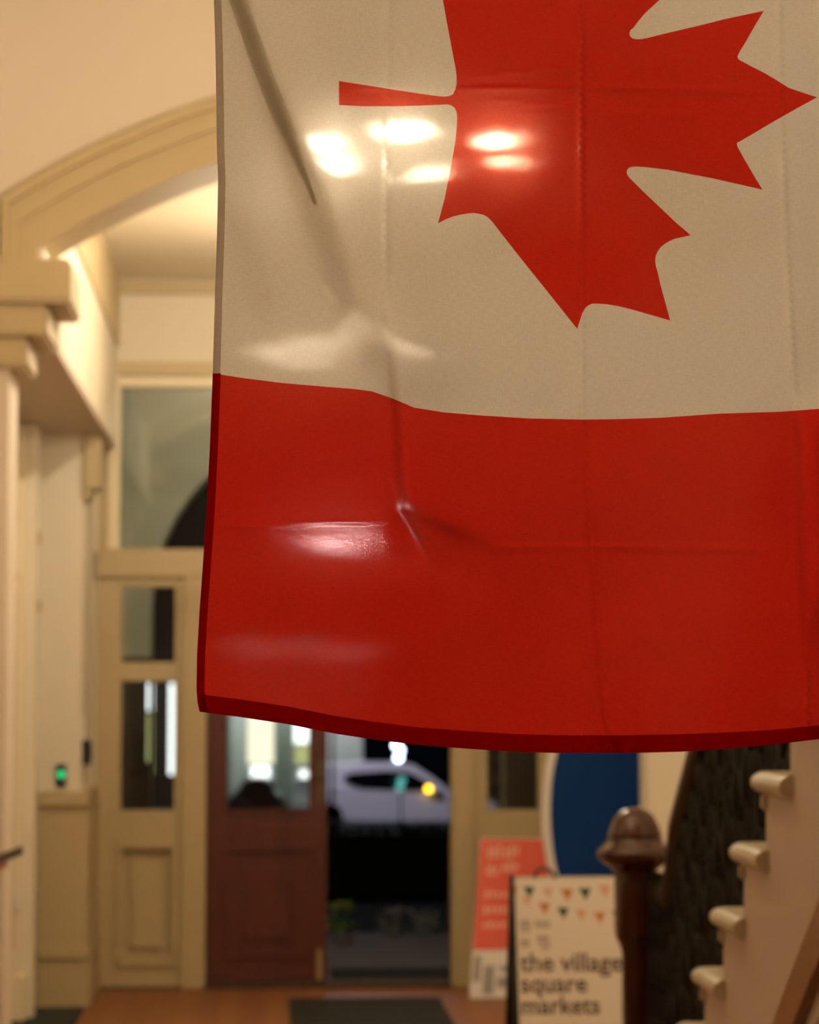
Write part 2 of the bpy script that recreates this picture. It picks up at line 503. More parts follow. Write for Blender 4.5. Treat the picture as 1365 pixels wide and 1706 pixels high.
# --- back wall around the entrance joinery
XJ0 = PX(160, YD, 1300)
XJ1 = PX(1010, YD, 1300)
ZH = PZ(604, YD, 250)
w = MB()
w.box(-1.4, XR, YD, YD + .14, ZH, ZCV)
w.box(-1.4, XJ0, YD, YD + .14, 0, ZH)
w.box(XJ1, XR, YD, YD + .14, 0, ZH)
struct('wall_back', w, wall_m, 'cream wall around the entrance doors', 'wall')
struct('trim_11', MB().box(XU, XR, YD - .035, YD, PZ(491, YD, 260), PZ(470, YD, 260)).bevel(.008), join_m, 'cream cornice rail along the top of the entrance wall', 'cornice')
# pier in front of the right end of the back wall
XPI = PX(1079, 12.5, 1320)
struct('wall_pier', MB().box(XPI, XR, 12.5, 12.75, 0, ZCV), wall_m, 'cream wall pier behind the newel post', 'wall')

# joinery: transom window
YJ0, YJ1 = YD - .02, YD + .06
def win(name, loc): return empty(name, loc)
def frame_box(e, name, xa, xb, za, zb, m=join_m, y0=YJ0, y1=YJ1, bev=.005):
    return MB().box(xa, xb, y0, y1, za, zb).bevel(bev).build(name, m, e)
e = win('window_3', (0.3, YD, PZ(960, YD, 250)))
xt0, xt1 = PX(200, YD, 780), PX(902, YD, 780)
xo0, xo1 = PX(180, YD, 780), PX(935, YD, 780)
zt0, zt1 = PZ(915, YD, 250), PZ(645, YD, 250)
frame_box(e, 'head', XJ0, XJ1, PZ(626, YD, 250), ZH, arch_m, YD - .05)
frame_box(e, 'frame_rail', xo0, xo1, zt1, PZ(627, YD, 250), lite_m)
frame_box(e, 'frame_stile', xo0, xt0, zt0, zt1, lite_m)
frame_box(e, 'frame_stile', xt1, xo1, zt0, zt1, lite_m)
frame_box(e, 'outer_stile', XJ0, xo0, zt0, PZ(626, YD, 250), join_m, YJ0 + .015)
frame_box(e, 'outer_stile', xo1, XJ1, zt0, PZ(626, YD, 250), join_m, YJ0 + .015)
frame_box(e, 'transom_bar', XJ0, XJ1, PZ(962, YD, 250), zt0, join_m, YD - .05)
MB().box(xt0, xt1, YD + .025, YD + .031, zt0, zt1).build('pane', pane_m, e)
seat_root(e); tag(e, 'wide fixed transom window above the entrance doors', 'window', kind='structure')

ZT = PZ(962, YD, 250)
def sidelight(name, x0, x1, p0, p1, label):
    e = win(name, ((x0 + x1)/2, YD, 0))
    z1, z2 = PZ(1103, YD, 246), PZ(978, YD, 246)
    z3, z4 = PZ(1350, YD, 246), PZ(1135, YD, 246)
    frame_box(e, 'stile', x0, p0, 0, ZT)
    frame_box(e, 'stile', p1, x1, 0, ZT)
    frame_box(e, 'rail', p0, p1, z2, ZT)
    frame_box(e, 'glazing_bar', p0, p1, z4, z1)
    frame_box(e, 'rail', p0, p1, PZ(1412, YD, 246), z3)
    zb = PZ(1600, YD, 246)
    frame_box(e, 'rail', p0, p1, 0, zb)
    MB().box(p0, p1, YD + .025, YD + .031, z1, z2).build('pane', pane_m, e)
    MB().box(p0, p1, YD + .025, YD + .031, z3, z4).build('pane', pane_m, e)
    zq = PZ(1412, YD, 246)
    MB().box(p0, p1, YD + .015, YD + .04, zb, zq).build('panel_back', join_m, e)
    # bolection frame and raised field
    f = MB()
    t = .03
    f.box(p0 - .02, p1 + .02, YJ0 - .02, YJ0 + .005, zq - t*.2, zq + t); f.box(p0 - .02, p1 + .02, YJ0 - .02, YJ0 + .005, zb - t, zb + t*.2)
    f.box(p0 - .02, p0 + .012, YJ0 - .02, YJ0 + .005, zb, zq); f.box(p1 - .012, p1 + .02, YJ0 - .02, YJ0 + .005, zb, zq)
    f.bevel(.006).build('panel_moulding', join_m, e)
    MB().box(p0 + .045, p1 - .045, YJ0 + .01, YD + .03, zb + .05, zq - .05).bevel(.018).build('raised_panel', join_m, e)
    seat_root(e); tag(e, label, 'window', kind='structure')
XD0, XD1 = PX(343, YD, 1400), PX(752, YD, 1400)
XM = PX(545, YD, 1400)
sidelight('window_1', XJ0, PX(302, YD, 1300), PX(202, YD, 1200), PX(291, YD, 1200), 'narrow cream sidelight window left of the red brown door')
sidelight('window_2', PX(790, YD, 1300), XJ1, PX(812, YD, 1300), PX(897, YD, 1300), 'narrow cream sidelight window behind the blue banner')
struct('trim_12', MB().box(PX(302, YD, 1300), XD0, YD - .05, YD + .1, 0, ZT).bevel(.01), join_m, 'cream door post left of the red brown door', 'door frame')
struct('trim_13', MB().box(XD1, PX(790, YD, 1300), YD - .05, YD + .1, 0, ZT).bevel(.01), join_m, 'cream door post right of the open doorway', 'door frame')
struct('trim_14', MB().box(XJ0, PX(302, YD, 1300), YD - .03, YD, 0, .012), mat('dark_skirting_gap', (.05, .035, .015), .8), 'dark joint at the foot of the left sidelight', 'joint')
struct('trim_15', MB().box(XD0, XD1, YD - .04, YD + .16, 0, .025).bevel(.006), wood('worn_threshold', (.05, .028, .014), (.10, .055, .028), .85, coat=0), 'worn brown timber threshold of the doorway', 'threshold')

# doors
def door_leaf(name, x0, x1, label, handle):
    """a half glazed leaf built in its closed place"""
    e = empty(name, (x0, YD + .02, 0.025))
    ya, yb = YD + .01, YD + .055
    zg0, zg1 = PZ(1352, YD, 440), PZ(1000, YD, 440)
    zq, zb = PZ(1415, YD, 440), PZ(1592, YD, 440)
    g0, g1 = x0 + (PX(378, YD, 1300) - XD0), x1 - (XM - PX(515, YD, 1300))
    zt = ZT - .01
    for xa, xb in ((x0, g0), (g1, x1)):
        MB().box(xa, xb, ya, yb, .03, zt).bevel(.004).build('stile', door_m, e)
    for za, zb_ in ((zg1, zt), (zq, zg0), (.03, zb)):
        MB().box(g0, g1, ya, yb, za, zb_).bevel(.004).build('rail', door_m, e)
    MB().box(g0, g1, YD + .03, YD + .036, zg0, zg1).build('pane', pane_m, e)
    MB().box(g0, g1, YD + .025, YD + .045, zb, zq).build('panel_back', door_m, e)
    MB().box(g0 + .07, g1 - .07, YD + .008, YD + .04, zb + .07, zq - .07).bevel(.02).build('raised_panel', door_m, e)
    f = MB(); t = .022
    for xa, xb, za, zb_ in ((g0 - t, g1 + t, zq - .01, zq + t), (g0 - t, g1 + t, zb - t, zb + .01), (g0 - t, g0 + .01, zb, zq), (g1 - .01, g1 + t, zb, zq),
                            (g0 - .01, g1 + .01, zg0 - .012, zg0 + .012)):
        f.box(xa, xb, YD - .004, YD + .012, za, zb_)
    f.bevel(.004).build('panel_moulding', door_m, e)
    if handle:
        pl = MB().box(PX(529, YD, 1300), PX(543, YD, 1300), YD + .002, YD + .012, PZ(1340, YD, 536), PZ(1268, YD, 536)).bevel(.002).build('handle_plate', dull_m, e)
        MB().tube([(PX(536, YD, 1300), YD + .01, PZ(1292, YD, 536)), (PX(536, YD, 1300), YD - .035, PZ(1292, YD, 536)), (PX(525, YD, 1300), YD - .045, PZ(1292, YD, 536))], .008, 10).build('handle_lever', dull_m, pl)
        MB().box(PX(528, YD, 1600), PX(537, YD, 1600), YD - .006, YD + .012, .04, PZ(1582, YD, 532)).bevel(.002).build('floor_bolt', brass_m, e)
    seat_root(e); tag(e, label, 'door', kind='structure')
    return e
door_leaf('door_1', XD0 + .004, XM, 'closed red brown half glazed entrance door leaf with raised panel', True)
d2 = door_leaf('door_2', XM + .004, XD1 - .004, 'open red brown entrance door leaf swung out against the right post', False)
# swing the second leaf outwards about its right edge
hx, hy = XD1 - .004, YD + .01
Msw = Matrix.Translation((hx + .012, YD + .115, 0)) @ Matrix.Rotation(R_(-97), 4, 'Z') @ Matrix.Translation((-hx, -hy, 0))
d2.matrix_world = Msw @ Matrix.Translation(d2.location)

# ------------------------------------------------------------------ porch and outside
YP = 16.5
porch_m = mat('porch_render', (0.58, 0.53, 0.40), 0.85, 0.08, 1.5)
brown_m = mat('porch_dado_paint', (0.055, 0.034, 0.020), 0.6, 0.1, 3)
pfloor_m = mat('porch_paving', (0.10, 0.075, 0.055), 0.7, 0.15, 4)
struct('floor_porch', MB().box(-3, 4, YD + .12, YP + .8, -.12, -.02), pfloor_m, 'dark paved porch floor outside the doorway', 'floor')
w = MB()
xa0 = PX(251, YP, 1050); cxp = PX(548, YP, 1050); rp_ = cxp - xa0
zsp = PZ(1010, YP, 250)
n = 24
arcp = [(cxp - rp_*math.cos(math.pi*i/n), zsp + rp_*math.sin(math.pi*i/n)) for i in range(n + 1)]
for (xa, za), (xb, zb) in zip(arcp, arcp[1:]):
    w.prism([(xa, za), (xb, zb), (xb, 4.2), (xa, 4.2)], 'y', YP, YP + .35)
# a narrow slot left of the arched opening
xq0, xq1, zq0, zq1 = PX(241, YP, 1200), PX(249.5, YP, 1200), PZ(1272, YP, 245), PZ(1136, YP, 245)
w.box(-3, xq0, YP, YP + .35, -.12, 4.2); w.box(xq1, xa0, YP, YP + .35, -.12, 4.2)
w.box(xq0, xq1, YP, YP + .35, -.12, zq0); w.box(xq0, xq1, YP, YP + .35, zq1, 4.2)
w.box(cxp + rp_, 4, YP, YP + .35, -.12, 4.2)
struct('wall_porch', w, porch_m, 'grey beige porch wall with a dark round arched opening', 'wall')
zdp = PZ(1095, YP, 230)
struct('trim_16', MB().box(-3, xq0, YP - .03, YP, -.02, zdp).box(xq1, xa0 + .01, YP - .03, YP, -.02, zdp).box(xq0, xq1, YP - .03, YP, -.02, zq0).box(xq0, xq1, YP - .03, YP, zq1, zdp), brown_m, 'dark brown painted dado of the porch wall left of its opening', 'dado')
struct('trim_17', MB().box(cxp + rp_ - .01, 4, YP - .03, YP, -.02, zdp + .4), brown_m, 'dark brown painted dado of the porch wall right of its opening', 'dado')
struct('wall_porch_left', MB().box(-3.1, -3, YD + .14, YP + .35, -.12, 4.2), porch_m, 'grey beige left end wall of the porch', 'wall')
struct('wall_porch_right', MB().box(4, 4.1, YD + .14, YP + .35, -.12, 4.2), porch_m, 'grey beige right end wall of the porch', 'wall')
struct('ceiling_porch', MB().box(-3, 4, YD + .14, YP + .35, 4.2, 4.3), porch_m, 'grey beige porch ceiling seen through the transom', 'ceiling')
struct('wall_facade', MB().box(-3, XJ0 - .2, YD + .15, YD + .25, 0, 4.2).box(XJ1 + .2, 4, YD + .15, YD + .25, 0, 4.2).box(-3, 4, YD + .15, YD + .25, ZCV, 4.2), porch_m, 'outer face of the entrance wall in the porch', 'wall')

gar_m = mat('night_lawn', (0.010, 0.012, 0.008), 0.95, 0.4, 3)
road_m = mat('asphalt', (0.03, 0.03, 0.032), 0.85, 0.2, 2)
g = MB()
ys = [YP + .8, 19, 24, 34, 46, 52]
zs = [-.13, -.22, -.45, -.95, -1.4, -1.52]
for i in range(5):
    g.quad((-40, ys[i], zs[i]), (40, ys[i], zs[i]), (40, ys[i+1], zs[i+1]), (-40, ys[i+1], zs[i+1]))
bmesh.ops.remove_doubles(g.bm, verts=list(g.bm.verts), dist=.001)
struct('ground', g, gar_m, 'dark night garden sloping down to the street', 'ground')
struct('street', MB().box(-60, 60, 52, 90, -1.6, -1.52), road_m, 'dark asphalt street beyond the garden', 'street')

# ================================================================== STAIRCASE
RISE, GO = 0.17, 0.277
XS = 1.10                                     # side face of the stair
def ytip(k): return 6.63 + (5 - k)*GO
NST = 16
e = empty('staircase', (XS, ytip(1), 0))
OVH = 0.03
# plaster side: zigzag under the treads down to the wood strip
def strip_z(Y): return 0.83 - .5 + (6.6 - Y)*RISE/GO
zz = []
for k in range(1, NST + 1):
    yr = ytip(k) - OVH
    zz += [(yr, (k - 1)*RISE), (yr, k*RISE - .045)]
yend = ytip(NST) - GO
side = MB()
for k in range(1, NST + 1):
    ya, yb = ytip(k) - OVH, ytip(k + 1) - OVH
    side.prism([(ya, 0), (ya, k*RISE - .045), (yb, k*RISE - .045), (yb, 0)], 'x', XS, XS + .06)
bmesh.ops.remove_doubles(side.bm, verts=list(side.bm.verts), dist=.0005)
side.build('side_wall', stair_m, e)
for k in range(1, NST + 1):
    z1 = k*RISE; z0 = z1 - .05
    y1, y0 = ytip(k), ytip(k + 1) - .055
    # half round nosing on the front (far) edge and the side return
    pr = []
    for i in range(9):
        a = -math.pi/2 + math.pi*i/8
        pr.append((math.cos(a)*.03, (z0 + z1)/2 + math.sin(a)*.025))
    t = MB()
    loop_out = []
    for (o, z) in pr:
        xo = XS - o; yo = y1 - .03 + o
        row = [t.bm.verts.new((xo, y0, z)), t.bm.verts.new((xo, yo - .006, z)), t.bm.verts.new((xo + .006, yo, z)), t.bm.verts.new((2.33, yo, z)), t.bm.verts.new((2.33, y0, z))]
        loop_out.append(row)
    for A, B in zip(loop_out, loop_out[1:]):
        for i in range(4):
            t.bm.faces.new([A[i], A[i+1], B[i+1], B[i]])
    for row, rev in ((loop_out[0], True), (loop_out[-1], False)):
        t.bm.faces.new(row[::-1] if rev else row)
    t.bm.faces.new([r[0] for r in loop_out]); t.bm.faces.new([r[4] for r in loop_out])
    to = t.build('tread', tread_m, e, True)
    MB().box(XS - .012, XS + .2, y1 - .05, y1 - .022, z0 - .035, z0 + .002).bevel(.006).build('scotia', tread_m, to)
    MB().box(XS + .06, 2.33, ytip(k) - OVH - .02, ytip(k) - OVH, (k - 1)*RISE, z0 + .005).build('riser', stair_m, e)
def slope_bar(x0, x1, dz0, dz1, ya, yb):
    def z(Y, d): return 0.83 + (6.63 - Y)*RISE/GO + d
    return MB().prism([(ya, z(ya, dz0)), (yb, z(yb, dz0)), (yb, z(yb, dz1)), (ya, z(ya, dz1))], 'x', x0, x1)
slope_bar(XS - .022, XS + .001, -.74, -.62, 6.35, 3.0).bevel(.004).build('stained_moulding', strip_m, e)
slope_bar(XS - .012, XS + .001, -.83, -.79, 6.3, 3.0).bevel(.005).build('panel_moulding', stair_m, e)
slope_bar(XS - .018, XS + .001, -.87, -.84, 6.3, 3.0).bevel(.005).build('panel_moulding', strip_m, e)
MB().box(XS, 2.33, -1.2, ytip(NST) - GO - OVH, NST*RISE - .2, NST*RISE).build('landing', tread_m, e)
seat_root(e); tag(e, 'cream painted staircase rising toward the viewer with rounded tread ends', 'staircase', kind='structure')

# railing: newel, handrail, cast balusters
e = empty('stair_railing', (1.12, 7.95, 0))
NY = 7.95
NX = PX(1058, NY, 1420)
def nz_(py): return PZ(py, NY, 1055)
sx = 4400/NY
body = MB()
hw = lambda px: px/sx
body.lathe([(hw(26), 0.0), (hw(26), .25), (hw(22), .27), (hw(22), nz_(1590)), (hw(22.5), nz_(1585)), (hw(27), nz_(1572)), (hw(32), nz_(1562)), (hw(33.5), nz_(1548)), (hw(33.5), nz_(1472)), (hw(31), nz_(1464))], (NX, NY, 0), 32, 0.75)
nb = body.build('newel_post', newel_m, e, True)
cap = MB().lathe([(hw(a), nz_(b2)) for a, b2 in ((34,1466),(34,1452),(42,1444),(54,1437),(62,1430),(64.5,1424),(63.5,1418),(58,1411),(51,1406),(47,1400),(45,1396),(46,1391),(44,1386),(41,1377),(36,1366),(29,1356),(20,1349),(10,1346),(2,1345))], (NX, NY, 0), 40, 0.15)
cap.build('newel_cap', newel_m, nb, True)
RAILX = 1.185
def rail_z(Y): return .85 + (6.6 - Y)*RISE/GO + .87
hr = MB()
prof = [(-.032, 0), (-.036, .02), (-.03, .045), (-.015, .058), (.015, .058), (.03, .045), (.036, .02), (.032, 0), (.02, -.012), (-.02, -.012)]
ysl = [NY + .02, NY - .12, NY - .3, 7.5, 7.0, 6.0, 5.0, 4.0, 3.4]
rings = []
for i, y in enumerate(ysl):
    zc = rail_z(y) if i > 2 else rail_z(7.6) - .34 + (0.02 * i)
    zc = max(zc, rail_z(NY - .1))
    rings.append([hr.bm.verts.new((RAILX - (0.03 if i == 0 else 0) + dx, y, zc + dz - .03)) for dx, dz in prof])
for A, B in zip(rings, rings[1:]):
    for i in range(len(prof)):
        hr.bm.faces.new([A[i], A[(i+1) % len(prof)], B[(i+1) % len(prof)], B[i]])
hr.bm.faces.new(rings[0]); hr.bm.faces.new(rings[-1])
hr.build('handrail', mat('dark_handrail_stain', (.022, .014, .009), .35, .2, 12, coat=.3), e, True)
def baluster_bm(h):
    m_ = MB()
    m_.lathe([(.020, 0), (.020, .02), (.011, .035), (.011, h*.16), (.018, h*.19), (.011, h*.22), (.011, h*.42), (.02, h*.46), (.024, h*.5), (.02, h*.54), (.011, h*.58), (.011, h*.8), (.018, h*.83), (.011, h*.86), (.011, h)], (0, 0, 0), 10)
    # cast scroll leaves on both sides of the bar, in the plane of the stair
    for s in (-1, 1):
        for zc, hh in ((h*.13, h*.10), (h*.33, h*.11), (h*.5, h*.08), (h*.67, h*.11), (h*.87, h*.10)):
            pts = [(0, s*(.006 + .050*math.sin(math.pi*i/8)**.8), zc + hh*(i/4 - 1)) for i in range(9)]
            m_.tube(pts, .010, 6)
            m_.tube([(0, s*.05, zc), (0, s*.03, zc + hh*.35), (0, s*.012, zc), (0, s*.028, zc - hh*.3)], .008, 6)
    return m_
bal_mesh = {}
for k in range(1, NST + 1):
    for j in (0, 1):
        y = ytip(k) - .065 - j*GO/2
        h = rail_z(y) - .035 - k*RISE
        key = (j,)
        if j not in bal_mesh:
            o = baluster_bm(h).build('baluster', iron_m, e, True)
            bal_mesh[j] = o.data
        else:
            o = link('baluster', bal_mesh[j], e)
        o.location = (RAILX, y, k*RISE)
for y in (7.72, 7.78, 7.84, 7.90):
    o = link('baluster', bal_mesh[0], e); o.location = (RAILX - (y - 7.7)*.15, y, 0.0)
    o.scale = (1, 1, 1.17)
e_base = Vector(e['_base']); del e['_base']
e.location = e_base
for ch in e.children: ch.matrix_parent_inverse = Matrix.Translation(-e_base)
tag(e, 'dark stair railing with mahogany newel post and black iron balusters', 'railing')

# ================================================================== LAMPS
glob_n = 0
def chandelier(name, c, r, nb, zc, L, start, label, cr=.036, col=WARM):
    e = empty(name, (c[0], c[1], zc))
    gm = emit('frosted_globe_light_' + label.split()[0] + str(nb) + str(int(L)), col, L)
    MB().lathe([(.09, 0), (.09, -.012), (.06, -.03), (.02, -.045)], (c[0], c[1], zc), 24).build('ceiling_rose', brass_m, e, True)
    MB().tube([(c[0], c[1], zc - .03), (c[0], c[1], c[2] + .02)], .009, 10).build('rod', brass_m, e, True)
    MB().lathe([(.012, .09), (.03, .06), (.045, .02), (.035, -.02), (.015, -.05), (.005, -.07)], c, 20).build('hub', brass_m, e, True)
    for i in range(nb):
        a = start + 2*math.pi*i/nb
        d = Vector((math.cos(a), math.sin(a), 0))
        C = Vector(c)
        am = MB().tube([C + d*.03, C + d*r*.35 + Vector((0, 0, -.05)), C + d*r*.7 + Vector((0, 0, -.07)), C + d*r*.92 + Vector((0, 0, -.075)), C + d*r + Vector((0, 0, -cr*1.3))], .007, 8)
        am.lathe([(.006, -cr*1.35), (cr*.8, -cr*1.22), (cr*1.2, -cr*.75), (cr*1.32, -cr*.1), (cr*1.27, -cr*.1), (cr*1.14, -cr*.72), (cr*.75, -cr*1.12), (.005, -cr*1.2)], C + d*r, 18)
        arm = am.build('arm', brass_m, e, True)
        MB().ball(C + d*r, cr, 2).build('globe', gm, arm, 'all')
    seat_root(e); tag(e, label, 'chandelier', 'brass chandeliers along the hall')
    return e
pa = P(690, 272, 6.4)
chandelier('chandelier', tuple(pa), 0.232, 6, ZCH, LAMP_A, R_(22), 'brass chandelier of six white globes hanging before the arch behind the flag', .028)
pb = P(582, 604, 11.8)
chandelier('chandelier', tuple(pb), 0.36, 6, ZCV, LAMP_B, R_(5), 'brass chandelier with globes in the vestibule behind the arch', .024)
chandelier('chandelier', (-.2, -1.6, 3.2), 0.3, 6, ZCH, LAMP_C, 0, 'third brass chandelier added unseen behind the viewer to light the flag front')
# round lamp close under the vestibule ceiling
pd = P(560, 286, 10.5)
e = empty('ceiling_light', (pd.x, 10.5, ZCV))
MB().lathe([(.10, 0), (.10, -.012), (.05, -.03), (.02, -.035)], (pd.x, 10.5, ZCV), 24).build('ceiling_rose', brass_m, e, True)
MB().tube([(pd.x, 10.5, ZCV - .03), (pd.x, 10.5, pd.z + .03)], .009, 10).build('stem', brass_m, e, True)
MB().ball(pd, .055, 2).build('globe', emit('ceiling_globe_light', (1, .88, .69), LAMP_D), e, 'all')
seat_root(e); tag(e, 'single round globe lamp close under the ceiling behind the arch', 'lamp')
# porch lantern
pl = P(552, 590, 15.3)
e = empty('porch_lantern', (pl.x, 15.3, 4.2))
MB().lathe([(.07, 0), (.07, -.015), (.02, -.03)], (pl.x, 15.3, 4.2), 18).build('ceiling_plate', iron_m, e, True)
MB().tube([(pl.x, 15.3, 4.18), (pl.x, 15.3, pl.z + .08)], .008).build('rod', iron_m, e)
MB().lathe([(.03, .10), (.09, .07), (.09, .06), (.02, .055)], tuple(pl), 18).build('hood', iron_m, e, True)
MB().ball(pl, .055, 2).build('globe', emit('porch_globe_light', (1, .9, .72), LAMP_P), e, 'all')
seat_root(e); tag(e, 'small round porch lantern outside above the doorway', 'lantern')

# ================================================================== FLAG
FY = 3.05
def lerp_tab(tab, x):
    if x <= tab[0][0]: return tab[0][1] + (x - tab[0][0])*(tab[1][1] - tab[0][1])/(tab[1][0] - tab[0][0])
    for (a, va), (b_, vb) in zip(tab, tab[1:]):
        if x <= b_: return va + (vb - va)*(x - a)/(b_ - a)
    (a, va), (b_, vb) = tab[-2], tab[-1]
    return vb + (vb - va)*(x - b_)/(b_ - a)
LEFT = [(-924, 352), (-300, 354), (0, 357), (60, 359), (100, 360), (250, 362), (300, 364), (400, 362), (480, 359), (560, 357), (625, 355), (750, 350), (850, 345), (950, 338), (1020, 333), (1090, 329), (1150, 328), (1172, 330), (1185, 333)]
BOT = [(333, 1185), (345, 1187), (400, 1194), (480, 1206), (560, 1222), (620, 1231), (700, 1241), (780, 1247), (860, 1252), (930, 1254), (1050, 1254), (1130, 1252), (1200, 1248), (1280, 1241), (1365, 1231), (1500, 1215), (1650, 1196)]
MID = [(355, 622), (400, 629), (470, 638), (540, 644), (590, 648), (620, 652), (655, 664), (690, 679), (740, 687), (800, 692), (880, 697), (970, 699), (1040, 698), (1100, 696), (1200, 689), (1300, 686), (1365, 681), (1500, 670), (1650, 655)]
TOPY, RX = -924.0, 1640.0
UPB = -366.0        # upper white/red boundary
low = [(565,175),(605,177),(660,177),(700,176),(746,174),(753,176),(758,180),(761,187),(762,197),(761,215),(759,234),(755,258),(751,282),(746,306),(741,331),(730,372),
 (742,366),(754,361),(766,358),(778,356),(788,355),(797,356),(806,358),(813,362),(820,369),(827,378),(848,405),(870,433),(895,464),(919,494),(962,548),
 (964,541),(967,533),(970,523),(975,514),(980,509),(987,506),(999,506),(1012,507),(1030,510),(1051,515),(1117,534),
 (1112,515),(1107,497),(1101,475),(1096,453),(1093,443),(1092,434),(1093,426),(1096,419),(1101,412),(1107,407),(1115,402),(1124,398),(1137,395),(1151,392),
 (1140,382),(1129,373),(1110,355),(1090,336),(1071,318),(1053,300),(1048,295),(1045,290),(1044.5,286),(1046,282),(1049,279),(1053,278),(1061,277.5),(1070,278),(1090,280),(1114,283),(1150,290),(1187,297),(1271,316),
 (1261,300),(1251,283),(1240,264),(1229,244),(1228,239),(1230,237),(1234,235),(1260,220),(1285,205),(1329,180),(1362,162)]
upv = [(1340,155),(1314,146),(1295,134),(1275,122),(1253,111),(1231,99),(1229,94),(1234,84),(1241,73),(1257,45),(1273,18),
 (1240,25),(1207,32),(1172,41),(1138,49),(1108,56),(1080,63),(1070,65),(1061,65.5),(1054,64),(1050,60.5),(1049,55),(1051,50),(1056,46),(1065,34),(1075,22),(1099,0)]
# the part of the leaf above the frame mirrors the lower half
i0 = low.index((1129, 373)); i1 = low.index((730, 372))
mir = [(x, 338 - y) for x, y in low[i1:i0 + 1]][::-1]
tail = [(734,-15),(738,0),(742,22),(746,44),(751,70),(756,97),(759,112),(761,127),(761,139),(759,149),(755,157),(749,160),(740,161),(720,159),(700,156),(650,148.5),(610,142),(565,135)]
LEAF = low + upv + mir + tail

def smooth(e0, e1, x):
    t = max(0., min(1., (x - e0)/(e1 - e0)))
    return t*t*(3 - 2*t)
def polyd(pts, x, y):
    """signed distance to a roughly vertical polyline x(y) and the fraction along it"""
    xc = lerp_tab([(b_, a) for a, b_ in pts], y)
    sl = (lerp_tab([(b_, a) for a, b_ in pts], y + 1) - xc)
    return (x - xc)/math.sqrt(1 + sl*sl)
FOLD1 = [(352, -140), (395, 0), (437, 120), (478, 225), (520, 330), (566, 460), (600, 560), (625, 640)]
FOLD1B = [(470, -60), (500, 60), (540, 150), (560, 260)]
FOLD1C = [(360, 290), (400, 400), (440, 500), (475, 570)]
CR1 = [(648, -924), (648, 0), (645, 250), (643, 420), (644, 520), (652, 600), (660, 680), (666, 780), (674, 850), (690, 880)]
CR2 = [(968, -924), (968, 0), (969, 400), (970, 700), (978, 800), (990, 960), (1000, 1100), (1010, 1200), (1030, 1250)]
CR3 = [(1300, -924), (1298, 0), (1302, 200), (1310, 400), (1322, 620), (1332, 740), (1334, 860), (1340, 1010), (1345, 1200)]
def depth(x, y):
    """metres added to the flag's distance (positive: away from the camera)"""
    d = 0.0
    # gentle bow of the whole cloth and of its lower edge
    d += 0.020*math.sin((x - 340)/1300*math.pi*1.0) * smooth(-900, 1200, y)
    # long diagonal drag fold from the upper left corner
    w1 = smooth(-200, 0, y)*(1 - smooth(560, 690, y))
    s = polyd(FOLD1, x, y)
    wid = 15 + max(0, y)*.022
    amp = 0.022*(1 + 0.35*smooth(300, 420, y) - 0.5*smooth(500, 620, y))
    d += w1*amp*(math.tanh(s/wid) - math.tanh((s - 95)/75))
    w1b = smooth(-80, 0, y)*(1 - smooth(140, 280, y))
    s = polyd(FOLD1B, x, y)
    d += w1b*0.008*(math.tanh(s/30) - math.tanh((s - 80)/60))
    w1c = smooth(260, 380, y)*(1 - smooth(470, 600, y))
    s = polyd(FOLD1C, x, y)
    d += w1c*0.006*(math.tanh(s/22) - math.tanh((s - 60)/40))
    # small pinch
    d -= 0.004*math.exp(-((x - 556 - (y - 490)*.8)/8)**2 - ((y - 490)/26)**2)
    # quarter crease, hanging as a step in the lower half
    s = polyd(CR1, x, y)
    d += 0.0028*math.exp(-(s/5)**2)*(1 - smooth(840, 900, y))
    w2 = smooth(420, 640, y)*(1 - smooth(840, 960, y))
    d += w2*0.016*(math.tanh(s/7) - math.tanh((s - 75)/65))
    # drag line running off to the right below it
    s2 = (y - 850 - (x - 674)*.42)/1.08
    w3 = smooth(640, 690, x)*(1 - smooth(740, 860, x))
    d -= w3*0.007*(math.tanh(s2/9) - math.tanh((s2 - 70)/50))
    # centre and three quarter creases
    s = polyd(CR2, x, y)
    d += 0.0038*math.exp(-(s/5)**2) + 0.004*math.tanh(s/9)*smooth(650, 900, y)*math.exp(-(s/60)**2)
    s = polyd(CR3, x, y)
    d += 0.0028*math.exp(-(s/5)**2)
    w4 = smooth(640, 760, y)*(1 - smooth(940, 1120, y))
    d += w4*0.022*(math.tanh(s/8) - math.tanh((s - 70)/50))
    # horizontal pressing creases
    for y0, x0, x1, a in ((148, 760, 1260, .0028), (912, 820, 1250, .0022), (862, 380, 640, .0026), (190, 900, 1160, .0018)):
        wx = smooth(x0 - 60, x0 + 40, x)*(1 - smooth(x1 - 40, x1 + 60, x))
        d += wx*a*math.exp(-((y - y0 - .00015*(x - 970)**2*.3)/5)**2)
    for (xa, ya, sl) in ((880, 118, -.12), (880, 172, .10), (1060, 170, .08)):
        d += 0.0010*math.exp(-((y - ya - sl*(x - xa))/4)**2 - ((x - xa)/90)**2)
    # soft billows of the lower panel
    lw = smooth(760, 1000, y)
    d += lw*0.016*math.sin((x*.78 + y*.62)/125.0) * smooth(560, 760, x)
    d += lw*0.006*math.sin((x - y*.5)/95.0 + 1.0)*(1 - smooth(500, 640, x))
    d += 0.004*math.sin(x/170.0 + 1.3)*math.sin(y/260.0 + .4)
    # slight random crumple
    d += 0.0012*math.sin(x/31. + 2*math.sin(y/57.))*math.sin(y/43. + 1.7*math.sin(x/71.))
    return d
def FP(x, y, off=0.0):
    r = ray(x, y)
    return Vector((0, 0, CAMH)) + r*((FY + depth(x, y) + off)/r.y)
